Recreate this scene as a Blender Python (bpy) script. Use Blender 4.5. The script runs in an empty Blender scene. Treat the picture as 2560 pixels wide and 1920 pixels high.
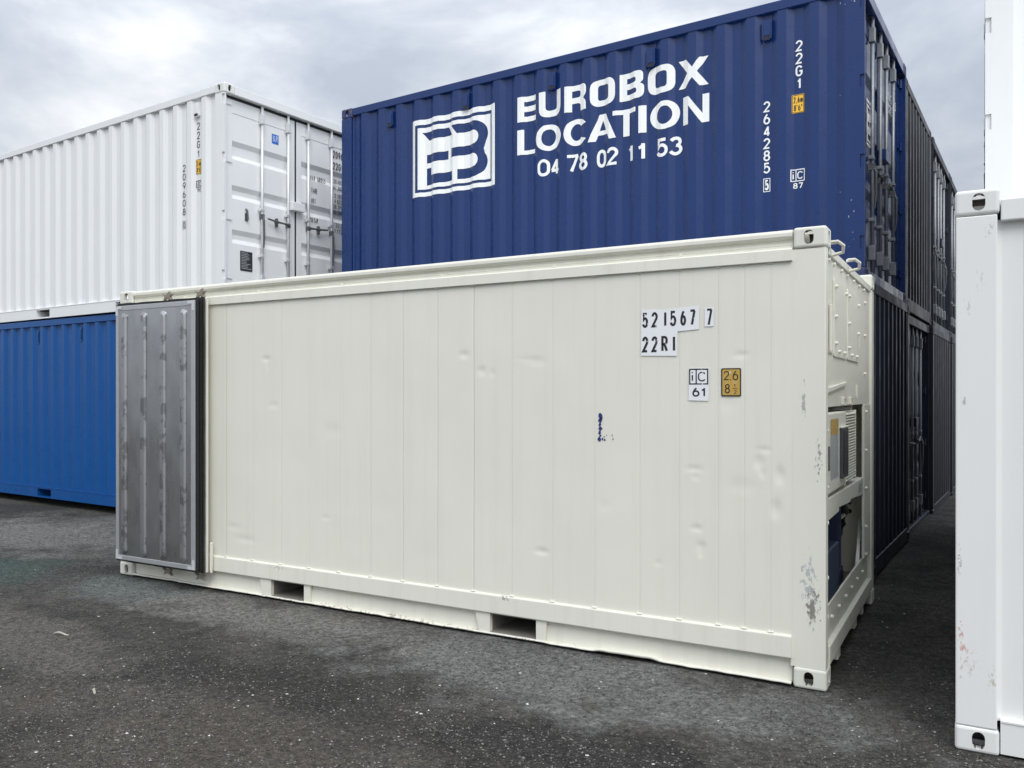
import bpy, bmesh, math, random
import numpy as np
from mathutils import Vector, noise

random.seed(7)
SC = bpy.context.scene
COL = SC.collection
R = math.radians

# ---------------------------------------------------------------- camera
cam_d = bpy.data.cameras.new('camera')
cam = bpy.data.objects.new('camera', cam_d)
COL.objects.link(cam)
cam.location = (6.799, -5.078, 1.657)
cam.rotation_euler = (R(90) - 0.001, 0.0, 0.541)
cam_d.sensor_width = 36.0
cam_d.lens = 36.0 * 2133.5 / 2560
cam_d.shift_x = (1280 - 1173.1) / 2560
cam_d.shift_y = (986.9 - 960) / 2560
cam_d.clip_start = 0.05
cam_d.clip_end = 3000
SC.camera = cam

# ---------------------------------------------------------------- sky and sun
SUN_EL, SUN_AZ = R(50), R(140)       # azimuth clockwise from +Y: behind the camera, a little to the right
SKY_LOC = (1.266, -1.990, 0.072)
w = bpy.data.worlds.new('World')
SC.world = w
w.use_nodes = True
nt = w.node_tree
nt.nodes.clear()


def N(t, typ, **kw):
    n = t.nodes.new(typ)
    for k, v in kw.items():
        setattr(n, k, v)
    return n


def L(t, a, b):
    t.links.new(a, b)


def math_n(t, op, a, b=None, clamp=False):
    n = N(t, 'ShaderNodeMath', operation=op, use_clamp=clamp)
    for i, v in enumerate((a, b)):
        if v is None:
            continue
        if isinstance(v, (int, float)):
            n.inputs[i].default_value = v
        else:
            L(t, v, n.inputs[i])
    return n.outputs[0]


def ramp(t, fac, stops):
    n = N(t, 'ShaderNodeValToRGB')
    while len(n.color_ramp.elements) < len(stops):
        n.color_ramp.elements.new(0.5)
    for e, (p, c) in zip(n.color_ramp.elements, stops):
        e.position = p
        e.color = (c[0], c[1], c[2], 1) if not isinstance(c, (int, float)) else (c, c, c, 1)
    L(t, fac, n.inputs[0])
    return n.outputs[0]


def mix(t, fac, a, b, blend='MIX'):
    n = N(t, 'ShaderNodeMix', data_type='RGBA', blend_type=blend)
    for s, v in ((n.inputs[0], fac), (n.inputs[6], a), (n.inputs[7], b)):
        if isinstance(v, (int, float)):
            s.default_value = v
        elif isinstance(v, tuple):
            s.default_value = (v[0], v[1], v[2], 1)
        else:
            L(t, v, s)
    return n.outputs[2]


out = N(nt, 'ShaderNodeOutputWorld')
bg = N(nt, 'ShaderNodeBackground')
bg.inputs[1].default_value = 1.0
sky = N(nt, 'ShaderNodeTexSky', sky_type='NISHITA', sun_disc=False)
sky.sun_elevation = SUN_EL
sky.sun_rotation = SUN_AZ
sky_s = N(nt, 'ShaderNodeVectorMath', operation='SCALE')
sky_s.inputs['Scale'].default_value = 0.09
L(nt, sky.outputs[0], sky_s.inputs[0])
tc = N(nt, 'ShaderNodeTexCoord')
sep = N(nt, 'ShaderNodeSeparateXYZ')
L(nt, tc.outputs['Generated'], sep.inputs[0])
mp = N(nt, 'ShaderNodeMapping')
mp.inputs['Location'].default_value = SKY_LOC
mp.inputs['Scale'].default_value = (1.5, 1.5, 2.9)
L(nt, tc.outputs['Generated'], mp.inputs[0])
n1 = N(nt, 'ShaderNodeTexNoise')
n1.inputs['Scale'].default_value = 1.9
n1.inputs['Detail'].default_value = 7
n1.inputs['Roughness'].default_value = 0.56
n1.inputs['Distortion'].default_value = 0.25
L(nt, mp.outputs[0], n1.inputs['Vector'])
cloud = ramp(nt, n1.outputs[0], [(0.37, (0.44, 0.488, 0.570)), (0.46, (0.550, 0.592, 0.662)), (0.54, (0.700, 0.730, 0.776)), (0.62, (0.88, 0.898, 0.922))])
# CIE overcast sky: brighter towards the zenith
zc = math_n(nt, 'MAXIMUM', sep.outputs[2], 0.0)
cie = math_n(nt, 'DIVIDE', math_n(nt, 'ADD', math_n(nt, 'MULTIPLY', zc, 2.0), 1.0), 1.66)
cl2 = N(nt, 'ShaderNodeVectorMath', operation='SCALE')
L(nt, cloud, cl2.inputs[0])
# thin overcast is brighter around the hidden sun
sdv = N(nt, 'ShaderNodeVectorMath', operation='DOT_PRODUCT')
L(nt, tc.outputs['Generated'], sdv.inputs[0])
sdv.inputs[1].default_value = (math.sin(SUN_AZ) * math.cos(SUN_EL), math.cos(SUN_AZ) * math.cos(SUN_EL), math.sin(SUN_EL))
glow = math_n(nt, 'ADD', 1.0, math_n(nt, 'MULTIPLY', math_n(nt, 'POWER', math_n(nt, 'MAXIMUM', sdv.outputs['Value'], 0.0), 2.0), 0.55))
L(nt, math_n(nt, 'MULTIPLY', cie, glow), cl2.inputs['Scale'])
allsky = mix(nt, 0.96, sky_s.outputs[0], cl2.outputs[0])
L(nt, allsky, bg.inputs[0])
L(nt, bg.outputs[0], out.inputs[0])

sun_d = bpy.data.lights.new('sun', 'SUN')
sun_d.energy = 1.25
sun_d.angle = R(30)
sun_d.color = (1.0, 0.975, 0.94)
sun = bpy.data.objects.new('sun', sun_d)
COL.objects.link(sun)
sdir = Vector((math.sin(SUN_AZ) * math.cos(SUN_EL), math.cos(SUN_AZ) * math.cos(SUN_EL), math.sin(SUN_EL)))
sun.rotation_euler = sdir.to_track_quat('Z', 'Y').to_euler()

SC.view_settings.view_transform = 'Standard'
SC.view_settings.look = 'None'
SC.view_settings.exposure = 0.32
SC.view_settings.gamma = 1.0
SC.view_settings.use_curve_mapping = False

# ---------------------------------------------------------------- materials
MATS = {}


def new_mat(name):
    m = bpy.data.materials.new(name)
    m.use_nodes = True
    t = m.node_tree
    b = t.nodes['Principled BSDF']
    MATS[name] = m
    return m, t, b


def noise_n(t, vec, scale, detail=4, rough=0.55, dist=0.0):
    n = N(t, 'ShaderNodeTexNoise')
    n.inputs['Scale'].default_value = scale
    n.inputs['Detail'].default_value = detail
    n.inputs['Roughness'].default_value = rough
    n.inputs['Distortion'].default_value = dist
    if vec is not None:
        L(t, vec, n.inputs['Vector'])
    return n.outputs[0]


def mapping(t, vec, loc=(0, 0, 0), scale=(1, 1, 1)):
    n = N(t, 'ShaderNodeMapping')
    n.inputs['Location'].default_value = loc
    n.inputs['Scale'].default_value = scale
    L(t, vec, n.inputs[0])
    return n.outputs[0]


def bump(t, h, strength, dist, b):
    n = N(t, 'ShaderNodeBump')
    n.inputs['Strength'].default_value = strength
    n.inputs['Distance'].default_value = dist
    L(t, h, n.inputs['Height'])
    L(t, n.outputs[0], b.inputs['Normal'])


def paint(name, col, rough=0.45, var=0.10, streak=0.15, dirtcol=None, wear=(), chips=None, spec=0.5):
    """Enamel paint with slow colour variation, run-off streaks and local scrapes."""
    m, t, b = new_mat(name)
    oc = N(t, 'ShaderNodeTexCoord').outputs['Object']
    big = noise_n(t, oc, 1.7, 3)
    c = mix(t, big, tuple(v * (1 - var) for v in col), tuple(min(1, v * (1 + var * 0.6)) for v in col))
    st = noise_n(t, mapping(t, oc, scale=(14, 14, 0.55)), 1.0, 6, 0.65)
    stm = ramp(t, st, [(0.5, 0.0), (0.78, streak)])
    if dirtcol is None:
        dirtcol = tuple(v * 0.55 for v in col)
    c = mix(t, stm, c, dirtcol)
    if chips:
        ch = noise_n(t, mapping(t, oc, scale=(1, 1, 0.6)), chips[1], 5, 0.6)
        c = mix(t, ramp(t, ch, [(chips[2], 0.0), (chips[2] + 0.02, 1.0)]), c, chips[0])
    for (cx, cy, cz, sx, sy, sz, thr, wc, wscale) in wear:
        v = N(t, 'ShaderNodeVectorMath', operation='SUBTRACT')
        L(t, oc, v.inputs[0])
        v.inputs[1].default_value = (cx, cy, cz)
        v2 = N(t, 'ShaderNodeVectorMath', operation='DIVIDE')
        L(t, v.outputs[0], v2.inputs[0])
        v2.inputs[1].default_value = (sx, sy, sz)
        ln = N(t, 'ShaderNodeVectorMath', operation='LENGTH')
        L(t, v2.outputs[0], ln.inputs[0])
        mk = math_n(t, 'SUBTRACT', 1.0, ln.outputs['Value'], clamp=True)
        nz = noise_n(t, mapping(t, oc, scale=(1, 1, 0.5)), wscale, 6, 0.7)
        s = math_n(t, 'ADD', math_n(t, 'MULTIPLY', math_n(t, 'POWER', mk, 0.5), 0.30), nz)
        c = mix(t, ramp(t, s, [(thr, 0.0), (thr + 0.05, 0.9)]), c, wc) if False else mix(
            t, math_n(t, 'MULTIPLY', ramp(t, s, [(thr, 0.0), (thr + 0.05, 0.9)]), math_n(t, 'GREATER_THAN', mk, 0.001)), c, wc)
    L(t, c, b.inputs['Base Color'])
    rr = ramp(t, noise_n(t, oc, 5.0, 4), [(0.3, rough - 0.07), (0.7, rough + 0.10)])
    L(t, rr, b.inputs['Roughness'])
    b.inputs['Specular IOR Level'].default_value = spec
    bump(t, noise_n(t, oc, 55, 3), 0.06, 0.004, b)
    return m


def plain(name, col, rough=0.5, metal=0.0, var=0.12, scale=20, bumpy=0.0):
    m, t, b = new_mat(name)
    oc = N(t, 'ShaderNodeTexCoord').outputs['Object']
    nz = noise_n(t, oc, scale, 4)
    L(t, mix(t, nz, tuple(v * (1 - var) for v in col), tuple(min(1, v * (1 + var)) for v in col)), b.inputs['Base Color'])
    b.inputs['Roughness'].default_value = rough
    b.inputs['Metallic'].default_value = metal
    if bumpy:
        bump(t, nz, bumpy, 0.01, b)
    return m


CREAM = (0.755, 0.745, 0.655)
GREYW = (0.30, 0.30, 0.285)
paint('cream_paint', CREAM, 0.50, 0.06, 0.17, (0.57, 0.54, 0.45), chips=((0.50, 0.48, 0.43), 21, 0.775), spec=0.4)
paint('cream_post', CREAM, 0.46, 0.045, 0.10, (0.56, 0.54, 0.46), wear=[
    (5.940, 0, 1.61, 0.016, 0.1, 0.15, 0.70, (0.38, 0.38, 0.36), 75),
    (5.968, 0, 0.60, 0.065, 0.12, 0.24, 0.735, (0.44, 0.46, 0.47), 48),
    (5.990, 0, 0.46, 0.055, 0.12, 0.16, 0.715, (0.20, 0.185, 0.16), 62),
    (6.020, 0, 1.30, 0.04, 0.1, 0.18, 0.76, (0.30, 0.29, 0.27), 60)])
paint('cream_rail', CREAM, 0.48, 0.06, 0.30, (0.50, 0.47, 0.39), wear=[
    (2.0, 0, 0.27, 0.22, 0.1, 0.035, 0.78, (0.34, 0.31, 0.26), 70),
    (4.03, 0, 0.275, 0.08, 0.1, 0.03, 0.75, (0.30, 0.27, 0.23), 70),
    (3.0, 0, 0.012, 3.2, 0.2, 0.035, 0.77, (0.36, 0.32, 0.26), 30)])
paint('cream_casting', (0.71, 0.705, 0.63), 0.55, 0.06, 0.35, (0.46, 0.41, 0.33), chips=((0.26, 0.19, 0.14), 48, 0.685))
paint('white_paint', (0.80, 0.815, 0.815), 0.46, 0.035, 0.10, (0.62, 0.63, 0.62))
paint('white_post', (0.80, 0.815, 0.815), 0.46, 0.035, 0.14, (0.60, 0.60, 0.58), chips=((0.55, 0.53, 0.50), 34, 0.755))
paint('white_near', (0.79, 0.795, 0.775), 0.48, 0.03, 0.08, (0.62, 0.62, 0.59), wear=[
    (0.135, 0, 2.40, 0.030, 0.1, 0.10, 0.79, (0.52, 0.50, 0.46), 55),
    (0.100, 0, 2.20, 0.06, 0.1, 0.13, 0.80, (0.60, 0.585, 0.555), 50),
    (0.055, 0, 2.06, 0.05, 0.1, 0.10, 0.80, (0.60, 0.585, 0.555), 50),
    (0.020, 0, 0.53, 0.016, 0.1, 0.13, 0.74, (0.60, 0.32, 0.30), 80),
    (0.045, 0, 0.47, 0.045, 0.1, 0.05, 0.76, (0.60, 0.36, 0.33), 60),
    (0.050, 0, 0.40, 0.09, 0.1, 0.14, 0.795, (0.56, 0.51, 0.44), 75),
    (0.145, 0, 0.33, 0.035, 0.1, 0.12, 0.76, (0.50, 0.45, 0.36), 55),
    (0.018, 0, 0.88, 0.016, 0.1, 0.12, 0.74, (0.42, 0.41, 0.38), 60),
    (0.030, 0, 1.62, 0.03, 0.1, 0.05, 0.75, (0.45, 0.44, 0.41), 60)])
paint('white_casting', (0.77, 0.775, 0.75), 0.5, 0.05, 0.2, (0.45, 0.42, 0.36), chips=((0.30, 0.25, 0.21), 50, 0.71))
NAVY = (0.006, 0.030, 0.135)
paint('blue_paint', NAVY, 0.27, 0.10, 0.25, (0.018, 0.035, 0.11), chips=((0.45, 0.47, 0.52), 42, 0.80), spec=0.45)
paint('blue_casting', (0.03, 0.045, 0.14), 0.5, 0.2, 0.3, (0.10, 0.06, 0.04), chips=((0.20, 0.09, 0.04), 20, 0.60))
paint('royal_paint', (0.003, 0.076, 0.275), 0.30, 0.10, 0.25, (0.02, 0.06, 0.18), chips=((0.42, 0.46, 0.52), 38, 0.805), spec=0.42)
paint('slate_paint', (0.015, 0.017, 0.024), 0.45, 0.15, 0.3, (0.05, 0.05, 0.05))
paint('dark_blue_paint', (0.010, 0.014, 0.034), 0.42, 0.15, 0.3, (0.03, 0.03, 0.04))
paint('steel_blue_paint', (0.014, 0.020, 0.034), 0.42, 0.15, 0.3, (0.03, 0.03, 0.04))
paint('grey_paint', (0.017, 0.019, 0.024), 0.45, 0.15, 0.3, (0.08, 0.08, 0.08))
plain('galvanised', (0.70, 0.715, 0.725), 0.42, 0.4, 0.14, 30)
plain('galvanised_dull', (0.27, 0.285, 0.30), 0.5, 0.6, 0.2, 30)
plain('worn_iron', (0.13, 0.135, 0.14), 0.55, 0.5, 0.3, 40)
plain('cam_iron', (0.30, 0.27, 0.22), 0.6, 0.4, 0.3, 40)
plain('rubber', (0.012, 0.012, 0.013), 0.55, 0.0, 0.3, 30)
plain('rubber_worn', (0.03, 0.03, 0.03), 0.65, 0.0, 0.6, 18)
plain('aluminium', (0.55, 0.56, 0.57), 0.48, 0.75, 0.10, 14)
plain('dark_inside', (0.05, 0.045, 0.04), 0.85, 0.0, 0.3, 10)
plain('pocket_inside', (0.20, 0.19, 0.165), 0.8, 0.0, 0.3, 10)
plain('navy_plastic', (0.012, 0.022, 0.085), 0.38, 0.0, 0.2, 10)
plain('navy_crate', (0.015, 0.032, 0.07), 0.5, 0.0, 0.2, 10)
plain('black_plastic', (0.012, 0.013, 0.016), 0.3, 0.0, 0.3, 20)
plain('decal_white', (0.86, 0.875, 0.87), 0.4, 0.0, 0.02, 5)
plain('decal_black', (0.018, 0.018, 0.02), 0.45, 0.0, 0.4, 30)
plain('decal_yellow', (0.85, 0.50, 0.05), 0.4, 0.0, 0.05, 8)
plain('decal_blue', (0.03, 0.16, 0.60), 0.4, 0.0, 0.05, 8)
plain('decal_grey', (0.42, 0.44, 0.45), 0.4, 0.0, 0.12, 25)
plain('plate_grey', (0.085, 0.088, 0.092), 0.4, 0.6, 0.5, 60)
plain('blue_scrape', (0.02, 0.03, 0.16), 0.5, 0.0, 0.3, 60)
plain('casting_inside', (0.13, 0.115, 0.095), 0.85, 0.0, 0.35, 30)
plain('timber', (0.16, 0.12, 0.08), 0.85, 0.0, 0.3, 12, 0.3)
plain('dry_leaf', (0.36, 0.335, 0.285), 0.8, 0.0, 0.2, 40)
plain('rust_red', (0.10, 0.022, 0.018), 0.6, 0.0, 0.3, 20)


def worn_print(name, col, under, thr, scale):
    m, t, b = new_mat(name)
    oc = N(t, 'ShaderNodeTexCoord').outputs['Object']
    nz = noise_n(t, mapping(t, oc, scale=(1.5, 1, 0.7)), scale, 5, 0.6)
    L(t, mix(t, ramp(t, nz, [(thr, 0.0), (thr + 0.025, 1.0)]), col, under), b.inputs['Base Color'])
    b.inputs['Roughness'].default_value = 0.42


worn_print('sticker_black', (0.015, 0.015, 0.018), (0.80, 0.81, 0.83), 0.615, 30)
worn_print('sticker_white', (0.80, 0.81, 0.825), CREAM, 0.635, 16)
worn_print('sticker_amber', (0.52, 0.33, 0.07), (0.66, 0.62, 0.56), 0.615, 26)

# stainless inner liner of the reefer door
m, t, b = new_mat('stainless')
oc = N(t, 'ShaderNodeTexCoord').outputs['Object']
smear = noise_n(t, mapping(t, oc, scale=(4, 4, 1.4)), 1.6, 6, 0.62)
c = mix(t, ramp(t, smear, [(0.35, 0.0), (0.7, 1.0)]), (0.43, 0.435, 0.44), (0.51, 0.515, 0.52))
spots = noise_n(t, mapping(t, oc, scale=(2.2, 2, 1.0)), 7.5, 7, 0.7)
c = mix(t, ramp(t, spots, [(0.70, 0.0), (0.72, 0.55)]), c, (0.24, 0.24, 0.245))
L(t, c, b.inputs['Base Color'])
b.inputs['Metallic'].default_value = 0.93
L(t, ramp(t, smear, [(0.3, 0.25), (0.7, 0.33)]), b.inputs['Roughness'])
bump(t, noise_n(t, mapping(t, oc, scale=(1, 1, 0.5)), 4, 2), 0.12, 0.01, b)
# the same sheet where dirt collects on the ribs
m, t, b = new_mat('stainless_rib')
oc = N(t, 'ShaderNodeTexCoord').outputs['Object']
rb = noise_n(t, mapping(t, oc, scale=(2.9, 2, 2.3)), 3.9, 5, 0.65)
c = mix(t, ramp(t, rb, [(0.50, 0.0), (0.57, 0.75)]), (0.47, 0.475, 0.48), (0.20, 0.20, 0.205))
L(t, c, b.inputs['Base Color'])
b.inputs['Metallic'].default_value = 0.9
b.inputs['Roughness'].default_value = 0.38

# asphalt yard
m, t, b = new_mat('asphalt')
oc = N(t, 'ShaderNodeTexCoord').outputs['Object']
g1 = noise_n(t, oc, 0.55, 6, 0.62, 0.3)
g2 = noise_n(t, oc, 2.3, 6, 0.65)
c = mix(t, ramp(t, g1, [(0.38, 0.0), (0.62, 1.0)]), (0.056, 0.055, 0.052), (0.122, 0.114, 0.102))
c = mix(t, ramp(t, g2, [(0.48, 0.0), (0.66, 0.75)]), c, (0.038, 0.037, 0.035))


def patch(c, cx, cy, sx, sy, col, amt, nzs):
    v = N(t, 'ShaderNodeVectorMath', operation='SUBTRACT')
    L(t, oc, v.inputs[0])
    v.inputs[1].default_value = (cx, cy, 0)
    v2 = N(t, 'ShaderNodeVectorMath', operation='DIVIDE')
    L(t, v.outputs[0], v2.inputs[0])
    v2.inputs[1].default_value = (sx, sy, 1000)
    ln = N(t, 'ShaderNodeVectorMath', operation='LENGTH')
    L(t, v2.outputs[0], ln.inputs[0])
    f = math_n(t, 'SUBTRACT', 1.15, ln.outputs['Value'])
    nz = noise_n(t, oc, nzs, 6, 0.65)
    s = math_n(t, 'ADD', f, math_n(t, 'MULTIPLY', math_n(t, 'SUBTRACT', nz, 0.5), 2.4))
    return mix(t, ramp(t, s, [(0.2, 0.0), (0.75, amt)]), c, col)


c = patch(c, 4.6, -0.45, 2.4, 0.75, (0.235, 0.234, 0.225), 1.0, 2.2)
c = patch(c, 2.0, -0.40, 1.8, 0.50, (0.235, 0.228, 0.208), 0.95, 2.4)
c = patch(c, 0.5, -0.35, 0.8, 0.5, (0.18, 0.205, 0.192), 0.85, 2.6)
c = patch(c, -1.2, -0.5, 1.0, 0.8, (0.085, 0.128, 0.112), 0.8, 2.4)
c = patch(c, -2.6, 1.0, 2.4, 1.2, (0.23, 0.228, 0.212), 0.9, 1.6)
c = patch(c, 3.9, -2.3, 2.1, 1.0, (0.128, 0.110, 0.092), 0.8, 1.6)
c = patch(c, 1.2, -1.7, 1.5, 0.5, (0.185, 0.174, 0.152), 0.7, 1.9)
c = patch(c, 5.2, -1.5, 1.2, 0.45, (0.042, 0.041, 0.039), 0.85, 2.0)
c = patch(c, 3.2, -1.45, 1.2, 0.40, (0.045, 0.043, 0.040), 0.85, 2.1)
fine = noise_n(t, oc, 60, 6, 0.75)
grit = noise_n(t, oc, 22, 8, 0.80)


def modulate(c_, fac, lo, hi, v0, v1):
    mr = N(t, 'ShaderNodeMapRange')
    for k_, v_ in enumerate((lo, hi, v0, v1)):
        mr.inputs[k_ + 1].default_value = v_
    L(t, fac, mr.inputs[0])
    sc = N(t, 'ShaderNodeVectorMath', operation='SCALE')
    L(t, c_, sc.inputs[0])
    L(t, mr.outputs[0], sc.inputs['Scale'])
    return sc.outputs[0]


c = modulate(c, grit, 0.36, 0.64, 0.42, 1.65)
c = modulate(c, fine, 0.34, 0.66, 0.50, 1.55)
vo = N(t, 'ShaderNodeTexVoronoi')
vo.inputs['Scale'].default_value = 85
L(t, oc, vo.inputs['Vector'])
vr = N(t, 'ShaderNodeSeparateColor')
L(t, vo.outputs['Color'], vr.inputs[0])
c = mix(t, ramp(t, vr.outputs[0], [(0.975, 0.0), (0.985, 0.45)]), c, (0.28, 0.275, 0.26))
L(t, c, b.inputs['Base Color'])
b.inputs['Roughness'].default_value = 0.9
b.inputs['Specular IOR Level'].default_value = 0.25
h = math_n(t, 'ADD', math_n(t, 'MULTIPLY', vo.outputs['Distance'], -0.6), math_n(t, 'MULTIPLY', fine, 0.9))
h = math_n(t, 'ADD', h, math_n(t, 'MULTIPLY', grit, 1.8))
bump(t, h, 1.0, 0.030, b)

m, t, b = new_mat('stone')
at = N(t, 'ShaderNodeAttribute', attribute_name='tone')
L(t, ramp(t, at.outputs['Fac'], [(0.0, (0.022, 0.022, 0.022)), (0.5, (0.085, 0.080, 0.073)), (0.85, (0.23, 0.22, 0.205)), (1.0, (0.62, 0.61, 0.58))]), b.inputs['Base Color'])
b.inputs['Roughness'].default_value = 0.85


# ---------------------------------------------------------------- mesh helpers
def link(o, parent=None):
    COL.objects.link(o)
    if parent is not None:
        o.parent = parent
    return o


class MB:
    """Collects shapes for one mesh object."""

    def __init__(self):
        self.v, self.f = [], []

    def add(self, vs, fs):
        k = len(self.v)
        self.v += [tuple(p) for p in vs]
        self.f += [tuple(i + k for i in q) for q in fs]
        return self

    def box(self, x0, x1, y0, y1, z0, z1):
        vs = [(x, y, z) for z in (z0, z1) for y in (y0, y1) for x in (x0, x1)]
        return self.add(vs, [(0, 2, 3, 1), (4, 5, 7, 6), (0, 1, 5, 4), (2, 6, 7, 3), (0, 4, 6, 2), (1, 3, 7, 5)])

    def prism(self, poly, axis, a, b):
        """poly: list of 2-D points in the two other axes (in xyz order)"""
        n = len(poly)

        def pt(p, s):
            return (s, p[0], p[1]) if axis == 0 else (p[0], s, p[1]) if axis == 1 else (p[0], p[1], s)
        vs = [pt(p, a) for p in poly] + [pt(p, b) for p in poly]
        fs = [tuple(range(n - 1, -1, -1)), tuple(range(n, 2 * n))]
        fs += [(i, (i + 1) % n, n + (i + 1) % n, n + i) for i in range(n)]
        return self.add(vs, fs)

    def tube(self, pts, r, n=10):
        pts = [Vector(p) for p in pts]
        rings = []
        for i, p in enumerate(pts):
            d = (pts[min(i + 1, len(pts) - 1)] - pts[max(i - 1, 0)]).normalized()
            a = Vector((0, 0, 1)) if abs(d.z) < 0.9 else Vector((1, 0, 0))
            u = d.cross(a).normalized()
            v = d.cross(u)
            rr = r[i] if isinstance(r, (list, tuple)) else r
            rings.append([p + (u * math.cos(k * 2 * math.pi / n) + v * math.sin(k * 2 * math.pi / n)) * rr for k in range(n)])
        vs = [q for g in rings for q in g]
        fs = []
        for i in range(len(pts) - 1):
            for k in range(n):
                fs.append((i * n + k, i * n + (k + 1) % n, (i + 1) * n + (k + 1) % n, (i + 1) * n + k))
        fs += [tuple(range(n - 1, -1, -1)), tuple(range((len(pts) - 1) * n, len(pts) * n))]
        return self.add(vs, fs)

    def mesh(self, bevel=0.0, seg=2, smooth=False):
        me = bpy.data.meshes.new('mesh')
        me.from_pydata(self.v, [], self.f)
        bm = bmesh.new()
        bm.from_mesh(me)
        bmesh.ops.recalc_face_normals(bm, faces=bm.faces)
        if bevel:
            es = [e for e in bm.edges if len(e.link_faces) == 2 and e.calc_face_angle(0) > 0.5]
            bmesh.ops.bevel(bm, geom=es, offset=bevel, segments=seg, profile=0.5, affect='EDGES', clamp_overlap=True)
        bm.to_mesh(me)
        bm.free()
        if smooth:
            me.shade_smooth()
        return me

    def build(self, name, mat, parent=None, bevel=0.0, seg=2, smooth=False, label=None):
        return put(name, self.mesh(bevel, seg, smooth), mat, parent, label=label)


def put(name, me, mat, parent=None, loc=(0, 0, 0), scale=(1, 1, 1), label=None):
    if not me.materials:
        me.materials.append(MATS[mat])
    o = bpy.data.objects.new(name, me)
    o.location = loc
    o.scale = scale
    if label:
        o['label'] = label
    return link(o, parent)


def thing(name, label, cat, loc, rz=0.0, group=None):
    o = bpy.data.objects.new(name, None)
    o.empty_display_size = 0.2
    o.location = loc
    o.rotation_euler = (0, 0, rz)
    o['label'] = label
    o['category'] = cat
    if group:
        o['group'] = group
    return link(o)


def bx(name, mat, parent, x0, x1, y0, y1, z0, z1, bevel=0.0, seg=2, label=None):
    return MB().box(x0, x1, y0, y1, z0, z1).build(name, mat, parent, bevel, seg, label=label)


# ------------------------------------------------- flat lettering, laid on a surface
def arc(cx, cy, rx, ry, a0, a1, n=10):
    return [(cx + rx * math.cos(R(a0 + (a1 - a0) * i / n)), cy + ry * math.sin(R(a0 + (a1 - a0) * i / n))) for i in range(n + 1)]


def rpoly(pts, rad, n=5):
    """polygon with rounded corners; rad: one radius or one per corner"""
    o = []
    k = len(pts)
    for i, p in enumerate(pts):
        r = rad[i] if isinstance(rad, (list, tuple)) else rad
        p = Vector(p)
        if r <= 0:
            o.append(tuple(p))
            continue
        a, c = Vector(pts[i - 1]) - p, Vector(pts[(i + 1) % k]) - p
        r1 = min(r, a.length * 0.49, c.length * 0.49)
        s, e = p + a.normalized() * r1, p + c.normalized() * r1
        for j in range(n + 1):
            u = j / n
            o.append(tuple(s * (1 - u) ** 2 + p * 2 * u * (1 - u) + e * u * u))
    return o


def fill(loops):
    """2-D outlines (outer and holes) -> (verts, faces)"""
    cu = bpy.data.curves.new('c', 'CURVE')
    cu.dimensions = '2D'
    cu.fill_mode = 'BOTH'
    for lp in loops:
        s = cu.splines.new('POLY')
        s.points.add(len(lp) - 1)
        for q, p in zip(s.points, lp):
            q.co = (p[0], p[1], 0, 1)
        s.use_cyclic_u = True
    return curve_mesh(cu)


def curve_mesh(cu):
    o = bpy.data.objects.new('tmp', cu)
    COL.objects.link(o)
    dg = bpy.context.evaluated_depsgraph_get()
    me = bpy.data.meshes.new_from_object(o.evaluated_get(dg))
    v = [(p.co.x, p.co.y) for p in me.vertices]
    f = [tuple(p.vertices) for p in me.polygons]
    bpy.data.objects.remove(o)
    bpy.data.meshes.remove(me)
    return v, f


def _ell(cx, cy, rx, ry, a0, a1, n=9):
    return arc(cx, cy, rx, ry, a0, a1, n)


_O = _ell(.5, .66, .5, .34, 0, 180, 10) + _ell(.5, .34, .5, .34, 180, 360, 10)
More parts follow.
